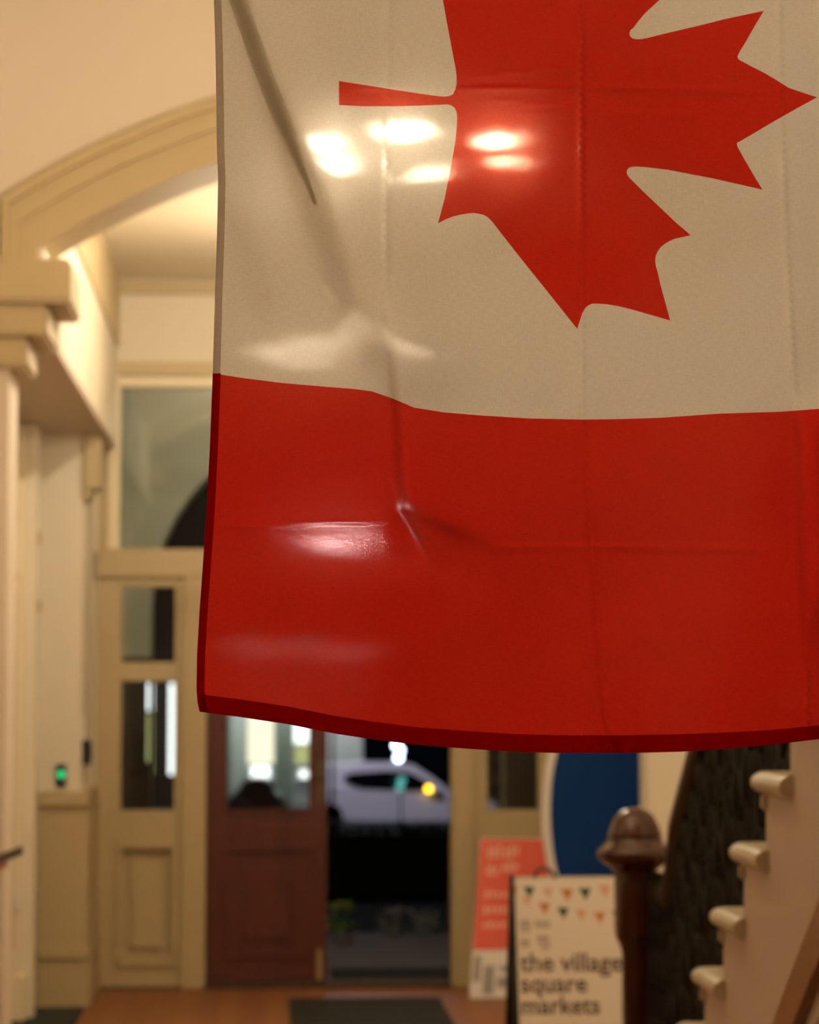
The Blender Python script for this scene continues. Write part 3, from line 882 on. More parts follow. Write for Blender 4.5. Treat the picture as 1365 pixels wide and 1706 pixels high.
def FN(x, y):
    a = FP(x + 1.5, y) - FP(x - 1.5, y)
    b_ = FP(x, y + 1.5) - FP(x, y - 1.5)
    n = a.cross(b_); n.normalize()
    return n if n.y < 0 else -n

def inside(poly, x, y):
    c = False
    j = len(poly) - 1
    for i in range(len(poly)):
        xi, yi = poly[i]; xj, yj = poly[j]
        if (yi > y) != (yj > y) and x < (xj - xi)*(y - yi)/(yj - yi) + xi: c = not c
        j = i
    return c
def build_flag():
    pts, edges = [], []
    def chain(seq, closed=False):
        s = len(pts)
        pts.extend(Vector(p) for p in seq)
        n = len(seq)
        for i in range(n - 1): edges.append((s + i, s + i + 1))
        if closed: edges.append((s + n - 1, s))
    def dens(seq, step):
        out = []
        for a, b_ in zip(seq, seq[1:]):
            n = max(1, int(math.hypot(b_[0] - a[0], b_[1] - a[1])/step))
            out += [(a[0] + (b_[0] - a[0])*i/n, a[1] + (b_[1] - a[1])*i/n) for i in range(n)]
        return out + [seq[-1]]
    def right(y): return RX + (y - 0)*.02
    yb_r = lerp_tab(BOT, right(1196))
    left = [(lerp_tab(LEFT, y), y) for y in [TOPY + (1185 - TOPY)*i/210 for i in range(211)]]
    bot = dens([(x, y) for x, y in BOT if x < right(1196)] + [(right(1196), yb_r)], 9)
    rgt = [(right(y), y) for y in [yb_r + (TOPY - yb_r)*i/90 for i in range(91)]]
    top = [(right(TOPY) + (left[0][0] - right(TOPY))*i/50, TOPY) for i in range(51)]
    outline = left + bot[1:] + rgt[1:] + top[1:-1]
    chain(outline, True)
    xm0 = lerp_tab(LEFT, 622)
    mid = dens([(xm0, 622)] + [(x, y) for x, y in MID if xm0 + 3 < x < right(660)] + [(right(655), lerp_tab(MID, right(655)))], 9)
    up = [(lerp_tab(LEFT, UPB) + (right(UPB) - lerp_tab(LEFT, UPB))*i/60, UPB) for i in range(61)]
    chain(mid); chain(up)
    leaf = dens(LEAF + [LEAF[0]], 9)[:-1]
    chain(leaf, True)
    cons = outline + mid + up + leaf
    cell = {}
    for p in cons: cell.setdefault((int(p[0]//12), int(p[1]//12)), []).append(p)
    def near(x, y, d):
        cx_, cy_ = int(x//12), int(y//12)
        for i in (-1, 0, 1):
            for j in (-1, 0, 1):
                for q in cell.get((cx_ + i, cy_ + j), ()):
                    if (q[0] - x)**2 + (q[1] - y)**2 < d*d: return True
        return False
    y = TOPY; row = 0
    while y < 1262:
        st = 7.5 if y > -40 else 24
        x = 325 + (st/2 if row % 2 else 0)
        while x < right(y):
            s2 = st if x < 1400 else 20
            if x > lerp_tab(LEFT, y) + 3 and x < right(y) - 4 and y < lerp_tab(BOT, x) - 3 and y > TOPY + 3 and not near(x, y, 4.0):
                pts.append(Vector((x, y)))
            x += s2
        y += st*.9; row += 1
    v2, e2, f2, *_ = delaunay_2d_cdt(pts, edges, [], 1, 1e-4)
    regions = {'white_field': [], 'red_panel': [], 'red_panel_top': [], 'maple_leaf': []}
    for f in f2:
        cx_ = sum(v2[i].x for i in f)/len(f); cy_ = sum(v2[i].y for i in f)/len(f)
        if cx_ < lerp_tab(LEFT, cy_) - .5 or cy_ > lerp_tab(BOT, cx_) + .5: continue
        if inside(leaf, cx_, cy_): r = 'maple_leaf'
        elif cy_ < UPB: r = 'red_panel_top'
        elif cy_ > lerp_tab(MID, cx_): r = 'red_panel'
        else: r = 'white_field'
        regions[r].append(f)
    white = cloth('white_flag_cloth', (0.87, 0.835, 0.77), 0.62, 0.011, (1, .97, .92))
    red = cloth('red_flag_cloth', (0.70, 0.026, 0.013), 0.62, 0.012, (1, .6, .5))
    e = empty('flag', (FP(980, 1000).x, FY, FP(980, 1254).z))
    for r, fs in regions.items():
        used = {}
        vv, nn, ff = [], [], []
        for f in fs:
            g_ = []
            for i in f:
                if i not in used:
                    used[i] = len(vv)
                    vv.append(FP(v2[i].x, v2[i].y)); nn.append(FN(v2[i].x, v2[i].y))
                g_.append(used[i])
            a, b_, c = (vv[g_[0]], vv[g_[1]], vv[g_[2]])
            if (b_ - a).cross(c - a).y > 0: g_.reverse()
            ff.append(g_)
        nm = 'red_panel' if r.startswith('red') else r
        me = bpy.data.meshes.new(nm)
        me.from_pydata(vv, [], ff); me.update()
        for p in me.polygons: p.use_smooth = True
        me.normals_split_custom_set_from_vertices(nn)
        me.materials.append(white if r == 'white_field' else red)
        o = link(nm, me, e)
        o['label'] = {'white_field': 'white centre field', 'red_panel': 'lower red panel', 'red_panel_top': 'upper red panel', 'maple_leaf': 'red maple leaf lying on its side'}[r]
    # the drag fold doubles the cloth along a narrow band
    ysx = [-150 + 490*i/60 for i in range(61)]
    inv = [(b2, a2) for a2, b2 in FOLD1]
    def wd(y): return 15*smooth(-150, -60, y)*(1 - .75*smooth(180, 335, y)) + .5
    for off, wf in ((.0030, 1.0), (.0048, .55)):
        vv = []
        cols = 5
        for y in ysx:
            xc = lerp_tab(inv, y) + 2
            for j in range(cols):
                t = j/(cols - 1)*2 - 1
                x = xc + t*wd(y)*wf
                vv.append(FP(x, y, off*(1 - t**4) + .0004))
        ff = [[i*cols + j, i*cols + j + 1, (i + 1)*cols + j + 1, (i + 1)*cols + j] for i in range(60) for j in range(cols - 1)]
        me = bpy.data.meshes.new('fold'); me.from_pydata(vv, [], ff); me.update()
        for p in me.polygons: p.use_smooth = True
        me.materials.append(white)
        o = link('fold', me, e); o['label'] = 'doubled fold of white cloth'
    # hems: a second and third layer of cloth folded over the edge
    hw_ = cloth('white_hem_cloth', (0.80, 0.72, 0.66), 0.55, 0.004, (1, .97, .92))
    hr_ = cloth('red_hem_cloth', (0.55, 0.010, 0.006), 0.55, 0.003, (1, .3, .2))
    def hem(outer, inner, m, label):
        vv = []
        for off in (-.0012, .0012):
            for p in outer: vv.append(FP(p[0], p[1], off))
            for p in inner: vv.append(FP(p[0], p[1], off))
        n = len(outer); ff = []
        for b0, rv in ((0, False),):
            for i in range(n - 1):
                q = [b0 + i, b0 + i + 1, b0 + n + i + 1, b0 + n + i]
                ff.append(q[::-1] if rv else q)
        for i in range(n - 1):
            ff.append([i, 2*n + i, 2*n + i + 1, i + 1])
        me = bpy.data.meshes.new('hem'); me.from_pydata(vv, [], ff); me.update()
        bm = bmesh.new(); bm.from_mesh(me); bmesh.ops.recalc_face_normals(bm, faces=list(bm.faces)); bm.to_mesh(me); bm.free()
        for p in me.polygons: p.use_smooth = True
        me.set_sharp_from_angle(angle=R_(40))
        me.materials.append(m)
        o = link('hem', me, e); o['label'] = label
    def lstrip(y0, y1, n, wd):
        ysx = [y0 + (y1 - y0)*i/n for i in range(n + 1)]
        return [(lerp_tab(LEFT, y) - .6, y) for y in ysx], [(lerp_tab(LEFT, y) + wd, y) for y in ysx]
    a, b_ = lstrip(UPB, 622, 140, 12); hem(a, b_, hw_, 'greyish white hem of the white field')
    a, b_ = lstrip(622, 1186, 90, 13); hem(a, b_, hr_, 'dark red side hem')
    a, b_ = lstrip(TOPY, UPB, 40, 12); hem(a, b_, hr_, 'dark red side hem above')
    xs_ = [334 + (right(1190) - 334)*i/160 for i in range(161)]
    hem([(x, lerp_tab(BOT, x) + .6) for x in xs_], [(x, lerp_tab(BOT, x) - 29 + 6*smooth(1100, 1365, x)) for x in xs_], hr_, 'dark red bottom hem')
    hem([(x, TOPY - .6) for x in xs_], [(x, TOPY + 20) for x in xs_], hr_, 'dark red top hem')
    def rstrip(y0, y1, n):
        ysx = [y0 + (y1 - y0)*i/n for i in range(n + 1)]
        return [(right(y) + .6, y) for y in ysx], [(right(y) - 12, y) for y in ysx]
    ymr = lerp_tab(MID, right(655))
    for y0_, y1_, m_, lb in ((TOPY, UPB, hr_, 'dark red far side hem above'), (UPB, ymr, hw_, 'greyish white far side hem'), (ymr, yb_r, hr_, 'dark red far side hem')):
        a, b_ = rstrip(y0_, y1_, 60); hem(a, b_, m_, lb)
    seat_root(e)
    tag(e, 'large red and white flag with a maple leaf hanging sideways in front of everything', 'flag')
    # the rod it hangs from
    a = FP(300, TOPY); b_ = FP(RX + 40, TOPY)
    zr = max(FP(x, TOPY - .6).z for x in range(330, 1640, 10)) + .0137
    e = empty('flag_rod', ((a.x + b_.x)/2, FY, zr))
    MB().tube([(a.x, FY + depth(900, TOPY)*.5, zr), (b_.x, FY + depth(900, TOPY)*.5, zr)], .013, 14).build('pole', newel_m, e, True)
    for x in (a.x + .06, b_.x - .06):
        MB().tube([(x, FY, zr), (x, FY, ZCH)], .0025, 6).build('cord', black_m, e)
    seat_root(e); tag(e, 'wooden rod on two cords that the flag hangs from', 'rod')
build_flag()

# ================================================================== THINGS BY THE DOOR
# exit button
YB = YS
e = empty('exit_button', (PX(102, YB, 1292), YB, PZ(1312, YB, 102)))
MB().box(PX(93.5, YB, 1292), PX(110.5, YB, 1292), YB - .014, YB, PZ(1311, YB, 102), PZ(1273, YB, 102)).bevel(.002).build('plate', black_m, e)
c = P(102, 1290, YB - .016)
MB().lathe([(.020, 0), (.020, .004), (.016, .007)], (0, 0, 0), 18).xform(Matrix.Translation(c) @ Matrix.Rotation(R_(90), 4, 'X')).build('green_light', emit('green_led_light', (.02, .8, .25), .9), e, True)
seat_root(e); tag(e, 'black exit button with a glowing green light above the dado rail', 'button')
# black entry box on the side of the wall end
e = empty('door_intercom', (xs1, YS + .06, PZ(1276, YS, 143)))
MB().box(xs1, PX(151, YS, 1250), YS + .02, YS + .10, PZ(1275, YS, 143), PZ(1233, YS, 143)).bevel(.004).build('case', black_m, e)
MB().box(xs1, xs1 + .012, YS + .04, YS + .055, PZ(1234, YS, 143), PZ(1192, YS, 143)).bevel(.002).build('cable_cover', white_m, e)
MB().box(PX(150, YS, 1250), PX(152, YS, 1250), YS + .035, YS + .085, PZ(1262, YS, 143), PZ(1245, YS, 143)).build('keypad', iron_m, e)
seat_root(e); tag(e, 'small black box fixed to the wall end beside the sidelight', 'intercom')

# mats
def slab(name, x0, x1, y0, y1, m, label, cat, skew=0):
    mb_ = MB().prism([(x0, y1), (x1 , y1), (x1 + skew, y0), (x0 + skew, y0)], 'z', 0.0005, .014)
    mb_.bevel(.004, 1)
    return tag(mb_.build(name, m), label, cat)
slab('door_mat', PX(481, 13.3, 1662), PX(733, 13.3, 1662), 11.6, 13.32, mat_m, 'dark door mat on the boards before the open doorway', 'mat', .0)
slab('floor_mat', -1.19, PX(141, 13.0, 1674), 11.2, 13.0, green_mat_m, 'dark green mat on the floor in the left recess', 'mat')
slab('porch_mat', PX(548, 15.0, 1610), PX(746, 15.0, 1610), 14.35, 14.95, mat_m, 'dark mat on the porch just outside the threshold', 'mat').location.z = -.02

# leaning poster board
def board_frame(p00, p10, p01):
    """local frame of a board: origin lower left, u to the right, v up"""
    u = (p10 - p00); v = (p01 - p00)
    n_ = u.cross(v).normalized()
    return p00, u, v, n_
e = empty('poster_board', (1.25, 13.35, 0))
p00 = P(782, 1657, 13.36); p00.z = 0.003
p01 = P(800, 1397, 13.62)
ww = .40
p10 = p00 + Vector((ww, 0.0, 0))
O, U, V, Nn = board_frame(p00, p10, p01)
def patch(u0, u1, v0, v1, d0, d1):
    m_ = MB()
    m_.box(u0, u1, -d1, -d0, v0, v1)
    # basis: x->U, y->-N(front), z->V
    M = Matrix((U.to_4d(), (-Nn).to_4d(), V.to_4d(), O.to_4d())).transposed()
    for i in range(3): M[3][i] = 0
    M[3][3] = 1
    return m_, M
red_p = mat('orange_red_print', (0.72, 0.085, 0.035), 0.5, .06, 2)
paper_m = mat('white_paper', (0.72, 0.66, 0.60), 0.55, .03, 2)
pink_p = mat('pale_print', (0.80, 0.40, 0.30), 0.5)
grey_p = mat('grey_print', (0.30, 0.27, 0.25), 0.5, .2, 6)
if Nn.y > 0: Nn = -Nn
Nn_front = Nn
def put(u0, u1, v0, v1, d0, d1, name, m, par):
    m_ = MB().box(u0, u1, d0, d1, v0, v1)
    M = Matrix((U.to_4d(), Nn_front.to_4d(), V.to_4d(), O.to_4d())).transposed()
    M[3][0] = M[3][1] = M[3][2] = 0; M[3][3] = 1
    m_.xform(M)
    return m_.build(name, m, par)
bb = put(0, 1, 0, 1, -.012, 0, 'board', paper_m, e)
hv = 1 - (1580 - 1397)/(1657 - 1397)
rp2 = put(0.005, .995, hv, .995, 0, .0012, 'red_field', red_p, e)
# white photograph at the bottom with grey shapes
for (a, b2, c, d) in ((.03, .12, .10, .26), (.16, .30, .02, .20), (.34, .5, .06, .13), (.36, .48, .16, .2), (.6, .72, .03, .22), (.8, .95, .05, .16)):
    put(a, b2, c, d, 0, .001, 'grey_shape', grey_p, bb)
# logo and three text lines, too blurred to read, as printed strokes
rr = random.Random(3)
def strokes(par, m, u0, u1, v0, v1, n_, d):
    for i in range(n_):
        ua = u0 + (u1 - u0)*(i + .15)/n_; ub = u0 + (u1 - u0)*(i + .8)/n_
        va = v0 + rr.random()*.25*(v1 - v0); vb = v1 - rr.random()*.25*(v1 - v0)
        put(ua, ub, va, vb, d, d + .0008, 'print_stroke', m, par)
def pv(py): return 1 - (py - 1397)/(1657 - 1397)
strokes(rp2, pink_p, .10, .30, pv(1432), pv(1408), 3, .0012)
strokes(rp2, pink_p, .32, .52, pv(1430), pv(1408), 3, .0012)
strokes(rp2, pink_p, .10, .26, pv(1462), pv(1440), 3, .0012)
strokes(rp2, pink_p, .30, .52, pv(1455), pv(1436), 3, .0012)
for yy in (1490, 1515, 1540):
    strokes(rp2, pink_p, .10, .62, pv(yy + 7), pv(yy - 7), 7, .0012)
seat_root(e); tag(e, 'orange red poster board with pale lettering leaning by the right door post', 'poster')

# oval blue banner
e = empty('oval_banner', (1.80, 13.1, 0))
YO = 13.1
xl = PX(903, YO, 1354); zc_ = PZ(1354, YO, 910)
aa, bb_ = .43, .76
cx_ = xl + aa
def ell(a, b2, y0, y1, name, m, par):
    m_ = MB()
    n = 72
    pts_ = [(cx_ + a*math.cos(2*math.pi*i/n), zc_ + b2*math.sin(2*math.pi*i/n)) for i in range(n)]
    m_.prism(pts_, 'y', y0, y1)
    return m_.build(name, m, par, True)
blue_m = mat('blue_banner_fabric', (0.005, 0.034, 0.150), 0.8, .1, 3, spec=.12)
ell(aa, bb_, YO, YO + .025, 'white_rim', paper_m, e)
ell(aa - .042, bb_ - .042, YO - .006, YO + .01, 'blue_face', blue_m, e)
for s in (-1, 1):
    MB().tube([(cx_ + s*.16, YO + .04, zc_ - bb_*.7), (cx_ + s*.2, YO + .1, .02), (cx_ + s*.2, YO - .2, .012)], .010, 8).build('foot', iron_m, e)
seat_root(e); tag(e, 'blue oval display banner with a white rim standing before the right sidelight', 'banner')

# A-frame sign
YG = 9.2
gx0 = PX(857, YG, 1465); zt_ = PZ(1463, YG, 930); gw = .435
e = empty('sandwich_board', (gx0 + gw/2, YG - .1, 0))
O = Vector((gx0 + .012, YG - .17, 0.02)); U = Vector((1, 0, 0)); V = Vector((-.012, .17, zt_ - .02)); V_len = V.length
Vn = V.normalized()
Nn_front = U.cross(Vn).normalized()
if Nn_front.y > 0: Nn_front = -Nn_front
V = Vn
def G(px, py):
    """pixel on the sign face -> local u, v"""
    r = ray(px, py); C0 = Vector((0, 0, CAMH))
    t = (O - C0).dot(Nn_front)/r.dot(Nn_front)
    q = C0 + r*t - O
    Ui = U - V*U.dot(V)
    return q.dot(U), q.dot(V)
signf_m = mat('sign_print_paper', (0.85, 0.79, 0.74), 0.45, .02, 2)
put(0, gw, 0, V_len, -.004, 0, 'poster', signf_m, e)
put(-.016, 0, -.02, V_len + .008, -.022, .004, 'frame_side', black_m, e)
put(gw, gw + .016, -.02, V_len + .008, -.022, .004, 'frame_side', black_m, e)
put(0, gw, -.02, 0, -.022, .004, 'frame_rail', black_m, e)
put(0, gw, V_len, V_len + .006, -.02, .003, 'frame_rail', paper_m, e)
put(-.012, gw + .012, -.015, V_len, -.016, -.004, 'backing_panel', black_m, e)
# rear leg panel
rear = MB()
for x0_, x1_ in ((gx0 - .014, gx0 + .012), (gx0 + gw - .012, gx0 + gw + .014)):
    rear.prism([(YG + .005, zt_ + .0), (YG + .035, zt_ - .0), (YG + .33, 0), (YG + .30, 0)], 'x', x0_, x1_)
rear.build('rear_leg_frame', black_m, e)
rear = MB().prism([(YG + .012, zt_ - .02), (YG + .02, zt_ - .02), (YG + .31, .05), (YG + .302, .05)], 'x', gx0 + .012, gx0 + gw - .012)
rear.build('rear_panel', black_m, e)
hc = P(905, 1463, YG)
MB().tube([(hc.x - .03, YG, zt_), (hc.x - .022, YG, zt_ + .026), (hc.x, YG, zt_ + .034), (hc.x + .024, YG, zt_ + .03), (hc.x + .045, YG, zt_)], .006, 8).build('handle', mat('dark_red_handle', (.06, .012, .008), .5), e)
# bunting
pen_c = {'g': mat('bunting_green', (.03, .09, .03), .6), 'o': mat('bunting_orange', (.62, .24, .05), .6), 'p': mat('bunting_pink', (.76, .46, .34), .6)}
rows = [(858, 1476, 'o', 17), (887, 1477, 'g', 17), (918, 1479, 'p', 15), (950, 1480, 'o', 18), (980, 1478, 'g', 18), (1013, 1473, 'p', 18), (1042, 1470, 'o', 18),
        (883, 1494, 'p', 14), (912, 1504, 'o', 17), (943, 1511, 'g', 17), (973, 1514, 'p', 16), (1004, 1518, 'o', 17), (1034, 1516, 'g', 17)]
for px, py, c, s in rows:
    s *= 1.12
    tri = [G(px - s*.52, py), G(px + s*.52, py), G(px + s*.08, py + s*1.0)]
    tri = [(max(0, min(gw, a)), b2) for a, b2 in tri]
    m_ = MB().prism(tri, 'y', 0, .0012)
    M = Matrix((U.to_4d(), Nn_front.to_4d(), V.to_4d(), O.to_4d())).transposed()
    M[3][0] = M[3][1] = M[3][2] = 0; M[3][3] = 1
    m_.xform(M).build('pennant', pen_c[c], e)
ink_m = mat('dark_brown_print', (.12, .075, .055), .6)
ink2_m = mat('grey_brown_print', (.33, .25, .20), .6)
for body, px, py, wpx in (('the village', 871, 1618, 170), ('square', 872, 1653, 110), ('markets', 873, 1689, 130)):
    full = text_mesh(body, .07, .0012)
    xsn = [v.co.x for v in full.vertices]
    mnx, mxx = min(xsn), max(xsn)
    bpy.data.meshes.remove(full)
    u0, v0 = G(px, py); u1, _ = G(px + wpx, py)
    s = (u1 - u0)/(mxx - mnx)
    for ci, ch in enumerate(body):
        if ch == ' ': continue
        me = text_mesh(ch, .07, .0012)
        pre = text_mesh(body[:ci + 1], .07, .0012)
        shift = max(v.co.x for v in pre.vertices) - max(v.co.x for v in me.vertices)
        bpy.data.meshes.remove(pre)
        for v in me.vertices:
            v.co = O + U*(u0 + (v.co.x + shift - mnx)*s) + V*(v0 + v.co.y*s) + Nn_front*(.0006 + max(0, v.co.z))
        me.materials.clear(); me.materials.append(ink_m)
        link('letter', me, e)
def gst(xa, xb, ya, yb, n_):
    u0, v1 = G(xa, ya); u1, v0 = G(xb, yb)
    for i in range(n_):
        ua = u0 + (u1 - u0)*(i + .1)/n_; ub = u0 + (u1 - u0)*(i + .62)/n_
        if i % 2 == 0: put(ua, ub, v0, v1, 0, .001, 'print_stroke', ink2_m, e)
        else:
            put(ua - .002, ub + .002, v0, v0 + (v1 - v0)*.28, 0, .001, 'print_stroke', ink2_m, e)
            put(ua - .002, ub + .002, v1 - (v1 - v0)*.5, v1 - (v1 - v0)*.25, 0, .001, 'print_stroke', ink2_m, e)
gst(871, 890, 1531, 1545, 4); gst(872, 890, 1547, 1553, 3); gst(896, 922, 1532, 1545, 5)
gst(872, 888, 1563, 1577, 3); gst(900, 921, 1556, 1570, 4); gst(906, 922, 1572, 1580, 3)
seat_root(e); tag(e, 'white sandwich board with bunting reading the village square markets beside the newel post', 'sign')

# ================================================================== OUTSIDE THINGS
# white car in the street
YCAR = 58.0
ccx = lambda px: PX(px, YCAR, 1310)
ccz = lambda py: PZ(py, YCAR, 640)
e = empty('car', (ccx(680), YCAR + .9, -1.52))
carp = mat('white_car_paint', (0.62, 0.56, 0.60), 0.25, .02, 3, coat=.5)
cblk = mat('car_window_glass', (0.004, 0.004, 0.005), 0.08)
rub = mat('black_rubber', (0.01, 0.01, 0.01), 0.8)
lower = [(520, 1350), (519, 1318), (526, 1309), (560, 1311), (600, 1314), (680, 1319), (752, 1322), (800, 1328), (828, 1338), (832, 1356), (826, 1366), (790, 1368), (600, 1367), (540, 1364)]
MB().prism([(ccx(a), ccz(b2)) for a, b2 in lower], 'y', YCAR, YCAR + 1.75).bevel(.05, 2).build('body', carp, e, True)
# greenhouse: slanted in at the top
gh_b = [(550, 1316), (756, 1323)]
gh = MB()
base = [(522, 1314), (528, 1292), (545, 1277), (600, 1271), (665, 1271), (690, 1275), (720, 1295), (756, 1323)]
A = [gh.bm.verts.new((ccx(a), YCAR + .04 + max(0, (1316 - b2))*.004, ccz(b2))) for a, b2 in base]
B = [gh.bm.verts.new((ccx(a), YCAR + 1.71 - max(0, (1316 - b2))*.004, ccz(b2))) for a, b2 in base]
gh.bm.faces.new(A); gh.bm.faces.new(B[::-1])
for i in range(len(base)): gh.bm.faces.new([A[i], B[i], B[(i+1) % len(base)], A[(i+1) % len(base)]])
gh.build('roof', carp, e, True)
wn = [(572, 1293), (590, 1287), (640, 1284), (672, 1285), (690, 1290), (735, 1315), (733, 1317), (640, 1317), (604, 1315), (590, 1309), (580, 1301)]
MB().prism([(ccx(a), ccz(b2)) for a, b2 in wn], 'y', YCAR + .0, YCAR + .3).build('side_window', cblk, e)
for cxw in (549, 775):
    wc_ = (ccx(cxw), YCAR + .1, ccz(1361))
    MB().lathe([(.3, -.1), (.32, -.08), (.32, .08), (.3, .1)], (0, 0, 0), 24).xform(Matrix.Translation(wc_) @ Matrix.Rotation(R_(90), 4, 'X')).build('wheel', rub, e, True)
    wc_ = (ccx(cxw), YCAR + 1.65, ccz(1361))
    MB().lathe([(.3, -.1), (.32, -.08), (.32, .08), (.3, .1)], (0, 0, 0), 24).xform(Matrix.Translation(wc_) @ Matrix.Rotation(R_(90), 4, 'X')).build('wheel', rub, e, True)
mm = MB().ball((ccx(727), YCAR - .09, ccz(1316)), .12, 2, (1.1, .7, .75)).build('wing_mirror', carp, e, True)
MB().ball((ccx(714), YCAR - .1, ccz(1314)), .075, 2).build('indicator_light', emit('amber_light', (1, .55, .02), 6), mm, True)
MB().box(ccx(655), ccx(668), YCAR - .02, YCAR + .02, ccz(1331), ccz(1327)).bevel(.01).build('door_handle', carp, e)
seat_root(e); tag(e, 'white car with a lit amber indicator on the street outside', 'car')
# dark parked car seen through the door glass
YCB = 54.0
e = empty('car', (PX(425, YCB), YCB + .8, -1.52))
dkp = mat('dark_car_paint', (0.008, 0.008, 0.009), 0.35, .02, 3)
q = lambda a, b2: (PX(a, YCB, 1320), PZ(b2, YCB, 430))
MB().prism([q(*p) for p in ((384, 1342), (386, 1325), (398, 1318), (455, 1318), (468, 1326), (470, 1346), (462, 1352), (390, 1352))], 'y', YCB, YCB + 1.6).bevel(.05, 2).build('body', dkp, e, True)
MB().prism([q(*p) for p in ((396, 1320), (405, 1303), (415, 1298), (440, 1298), (450, 1304), (460, 1320))], 'y', YCB + .12, YCB + 1.5).bevel(.04, 2).build('roof', dkp, e, True)
for a in (399, 455):
    for yy in (.1, 1.5):
        MB().lathe([(.28, -.1), (.31, -.08), (.31, .08), (.28, .1)], (0, 0, 0), 20).xform(Matrix.Translation((PX(a, YCB, 1350), YCB + yy, PZ(1350, YCB, 430) - .02)) @ Matrix.Rotation(R_(90), 4, 'X')).build('wheel', rub, e, True)
seat_root(e); tag(e, 'small black car parked outside seen through the glass of the closed door', 'car')

# lit shop building across the street
YF = 72.0
fq = lambda px: PX(px, YF, 1250)
fz = lambda py: PZ(py, YF, 440)
e = empty('shop_building', (fq(420), YF + 1, -1.52))
fac_m = mat('grey_render', (0.80, 0.82, 0.78), 0.8, .1, .6)
MB().box(fq(366), fq(604), YF, YF + 6, -1.52, 5).build('wall', fac_m, e)
warmw = emit('lit_window_cream', (1, .90, .70), 1.5)
whitew = emit('lit_window_white', (.95, .97, 1.0), 2.6)
yelw = emit('lit_window_yellow', (.85, .85, .35), .7)
for (xa, xb, ya, yb, m_, lb) in ((413, 456, 1178, 1272, warmw, 'tall cream lit window'), (419, 449, 1272, 1296, whitew, 'white lit sign panel'), (491, 513, 1182, 1238, whitew, 'white lit window'),
                           (492, 513, 1238, 1272, yelw, 'yellow lit window'), (500, 512, 1284, 1296, whitew, 'small white lit window')):
    wo = MB().box(fq(xa), fq(xb), YF - .06, YF, fz(yb), fz(ya)).build('window', m_, e)
    wo['label'] = lb
    MB().box(fq(xa) - .05, fq(xb) + .05, YF - .12, YF - .0, fz(yb) - .06, fz(yb)).build('sill', fac_m, wo)
for xa in (375, 460, 540):
    MB().box(fq(xa), fq(xa + 60), YF - 1.5, YF - 1.3, 2.6, 2.68).build('facade_fill_strip', emit('facade_fill_strip_%d' % xa, (.95, 1.0, 1.0), 34), e)  # unseen glowing strips added under the canopy to brighten the facade
MB().box(fq(366), fq(604), YF - 1.6, YF, 2.7, 2.85).build('canopy', fac_m, e)
col_m = mat('green_grey_column', (0.42, 0.48, 0.38), 0.7, .1, 1)
for xa, xb in ((458, 488), (378, 386)):
    MB().box(fq(xa), fq(xb), YF - .5, YF, -1.52, 5).bevel(.04).build('column', col_m, e)
seat_root(e); tag(e, 'grey shop building with bright windows across the street', 'building')

e = empty('dark_building', (fq(260), YF + 1, -1.52))
MB().box(fq(120), fq(365), YF, YF + 6, -1.52, 5).build('wall', mat('dark_brown_brick', (.05, .032, .022), .85, .2, 1), e)
for (xa, xb, ya, yb, m_, lb) in ((282, 289, 1138, 1290, whitew, 'narrow white lit window'), (230, 254, 1138, 1184, whitew, 'small white lit window'), (230, 254, 1190, 1290, yelw, 'yellow green lit window')):
    wo = MB().box(fq(xa), fq(xb), YF - .06, YF, fz(yb), fz(ya)).build('window', m_, e)
    wo['label'] = lb
seat_root(e); tag(e, 'dark brick building with narrow lit windows seen through the left sidelight', 'building')

# street lamp with small bluish globes, and teal globes standing in for car reflections
def post_lamp(name, px, Y, globes, m, label, cat):
    x = PX(px, Y, 1280)
    e = empty(name, (x, Y, -1.52))
    ztop = max(PZ(g_[1], Y, g_[0]) for g_ in globes)
    MB().lathe([(.06, 0), (.06, .1), (.022, .16), (.018, ztop + 1.52)], (x, Y, -1.52), 14).build('post', iron_m, e, True)
    for gx, gy, r in globes:
        c = P(gx, gy, Y)
        MB().ball((c.x, Y - .06, c.z), r, 2).build('globe', m, e, True)
    seat_root(e); tag(e, label, cat)
post_lamp('street_lamp', 662, 64.0, ((661, 1242, .10), (668, 1250, .07), (664, 1262, .10)), emit('blue_white_light', (.62, .74, 1.0), 9), 'slim street lamp with bluish white globes behind the white car', 'lamp')
post_lamp('reflection_post', 668, 57.0, ((669, 1300, .085), (666, 1312, .085)), emit('teal_reflection', (.12, .45, .42), 1.1), 'added low post with two teal globes standing in for reflections on the white car', 'reflection')
# a street light above the road, out of view, that lights the car and the shop
psl = P(553, 902, 54.0)
e = empty('street_light', (psl.x, 53.2, -1.52))
MB().tube([(psl.x, 53.2, -1.52), (psl.x, 53.2, psl.z - .3), (psl.x, 53.35, psl.z + .25), (psl.x, 54.0, psl.z + .3)], .05, 10).build('post', iron_m, e, True)
MB().lathe([(.05, .32), (.16, .24), (.17, .14), (.1, .13)], tuple(psl), 18).build('lamp_head', iron_m, e, True)
MB().ball(psl, .14, 2).build('globe', emit('street_globe_light', (.80, .82, 1.0), 1400), e, 'all')
seat_root(e); tag(e, 'tall street light with a bluish globe over the road outside', 'lamp')

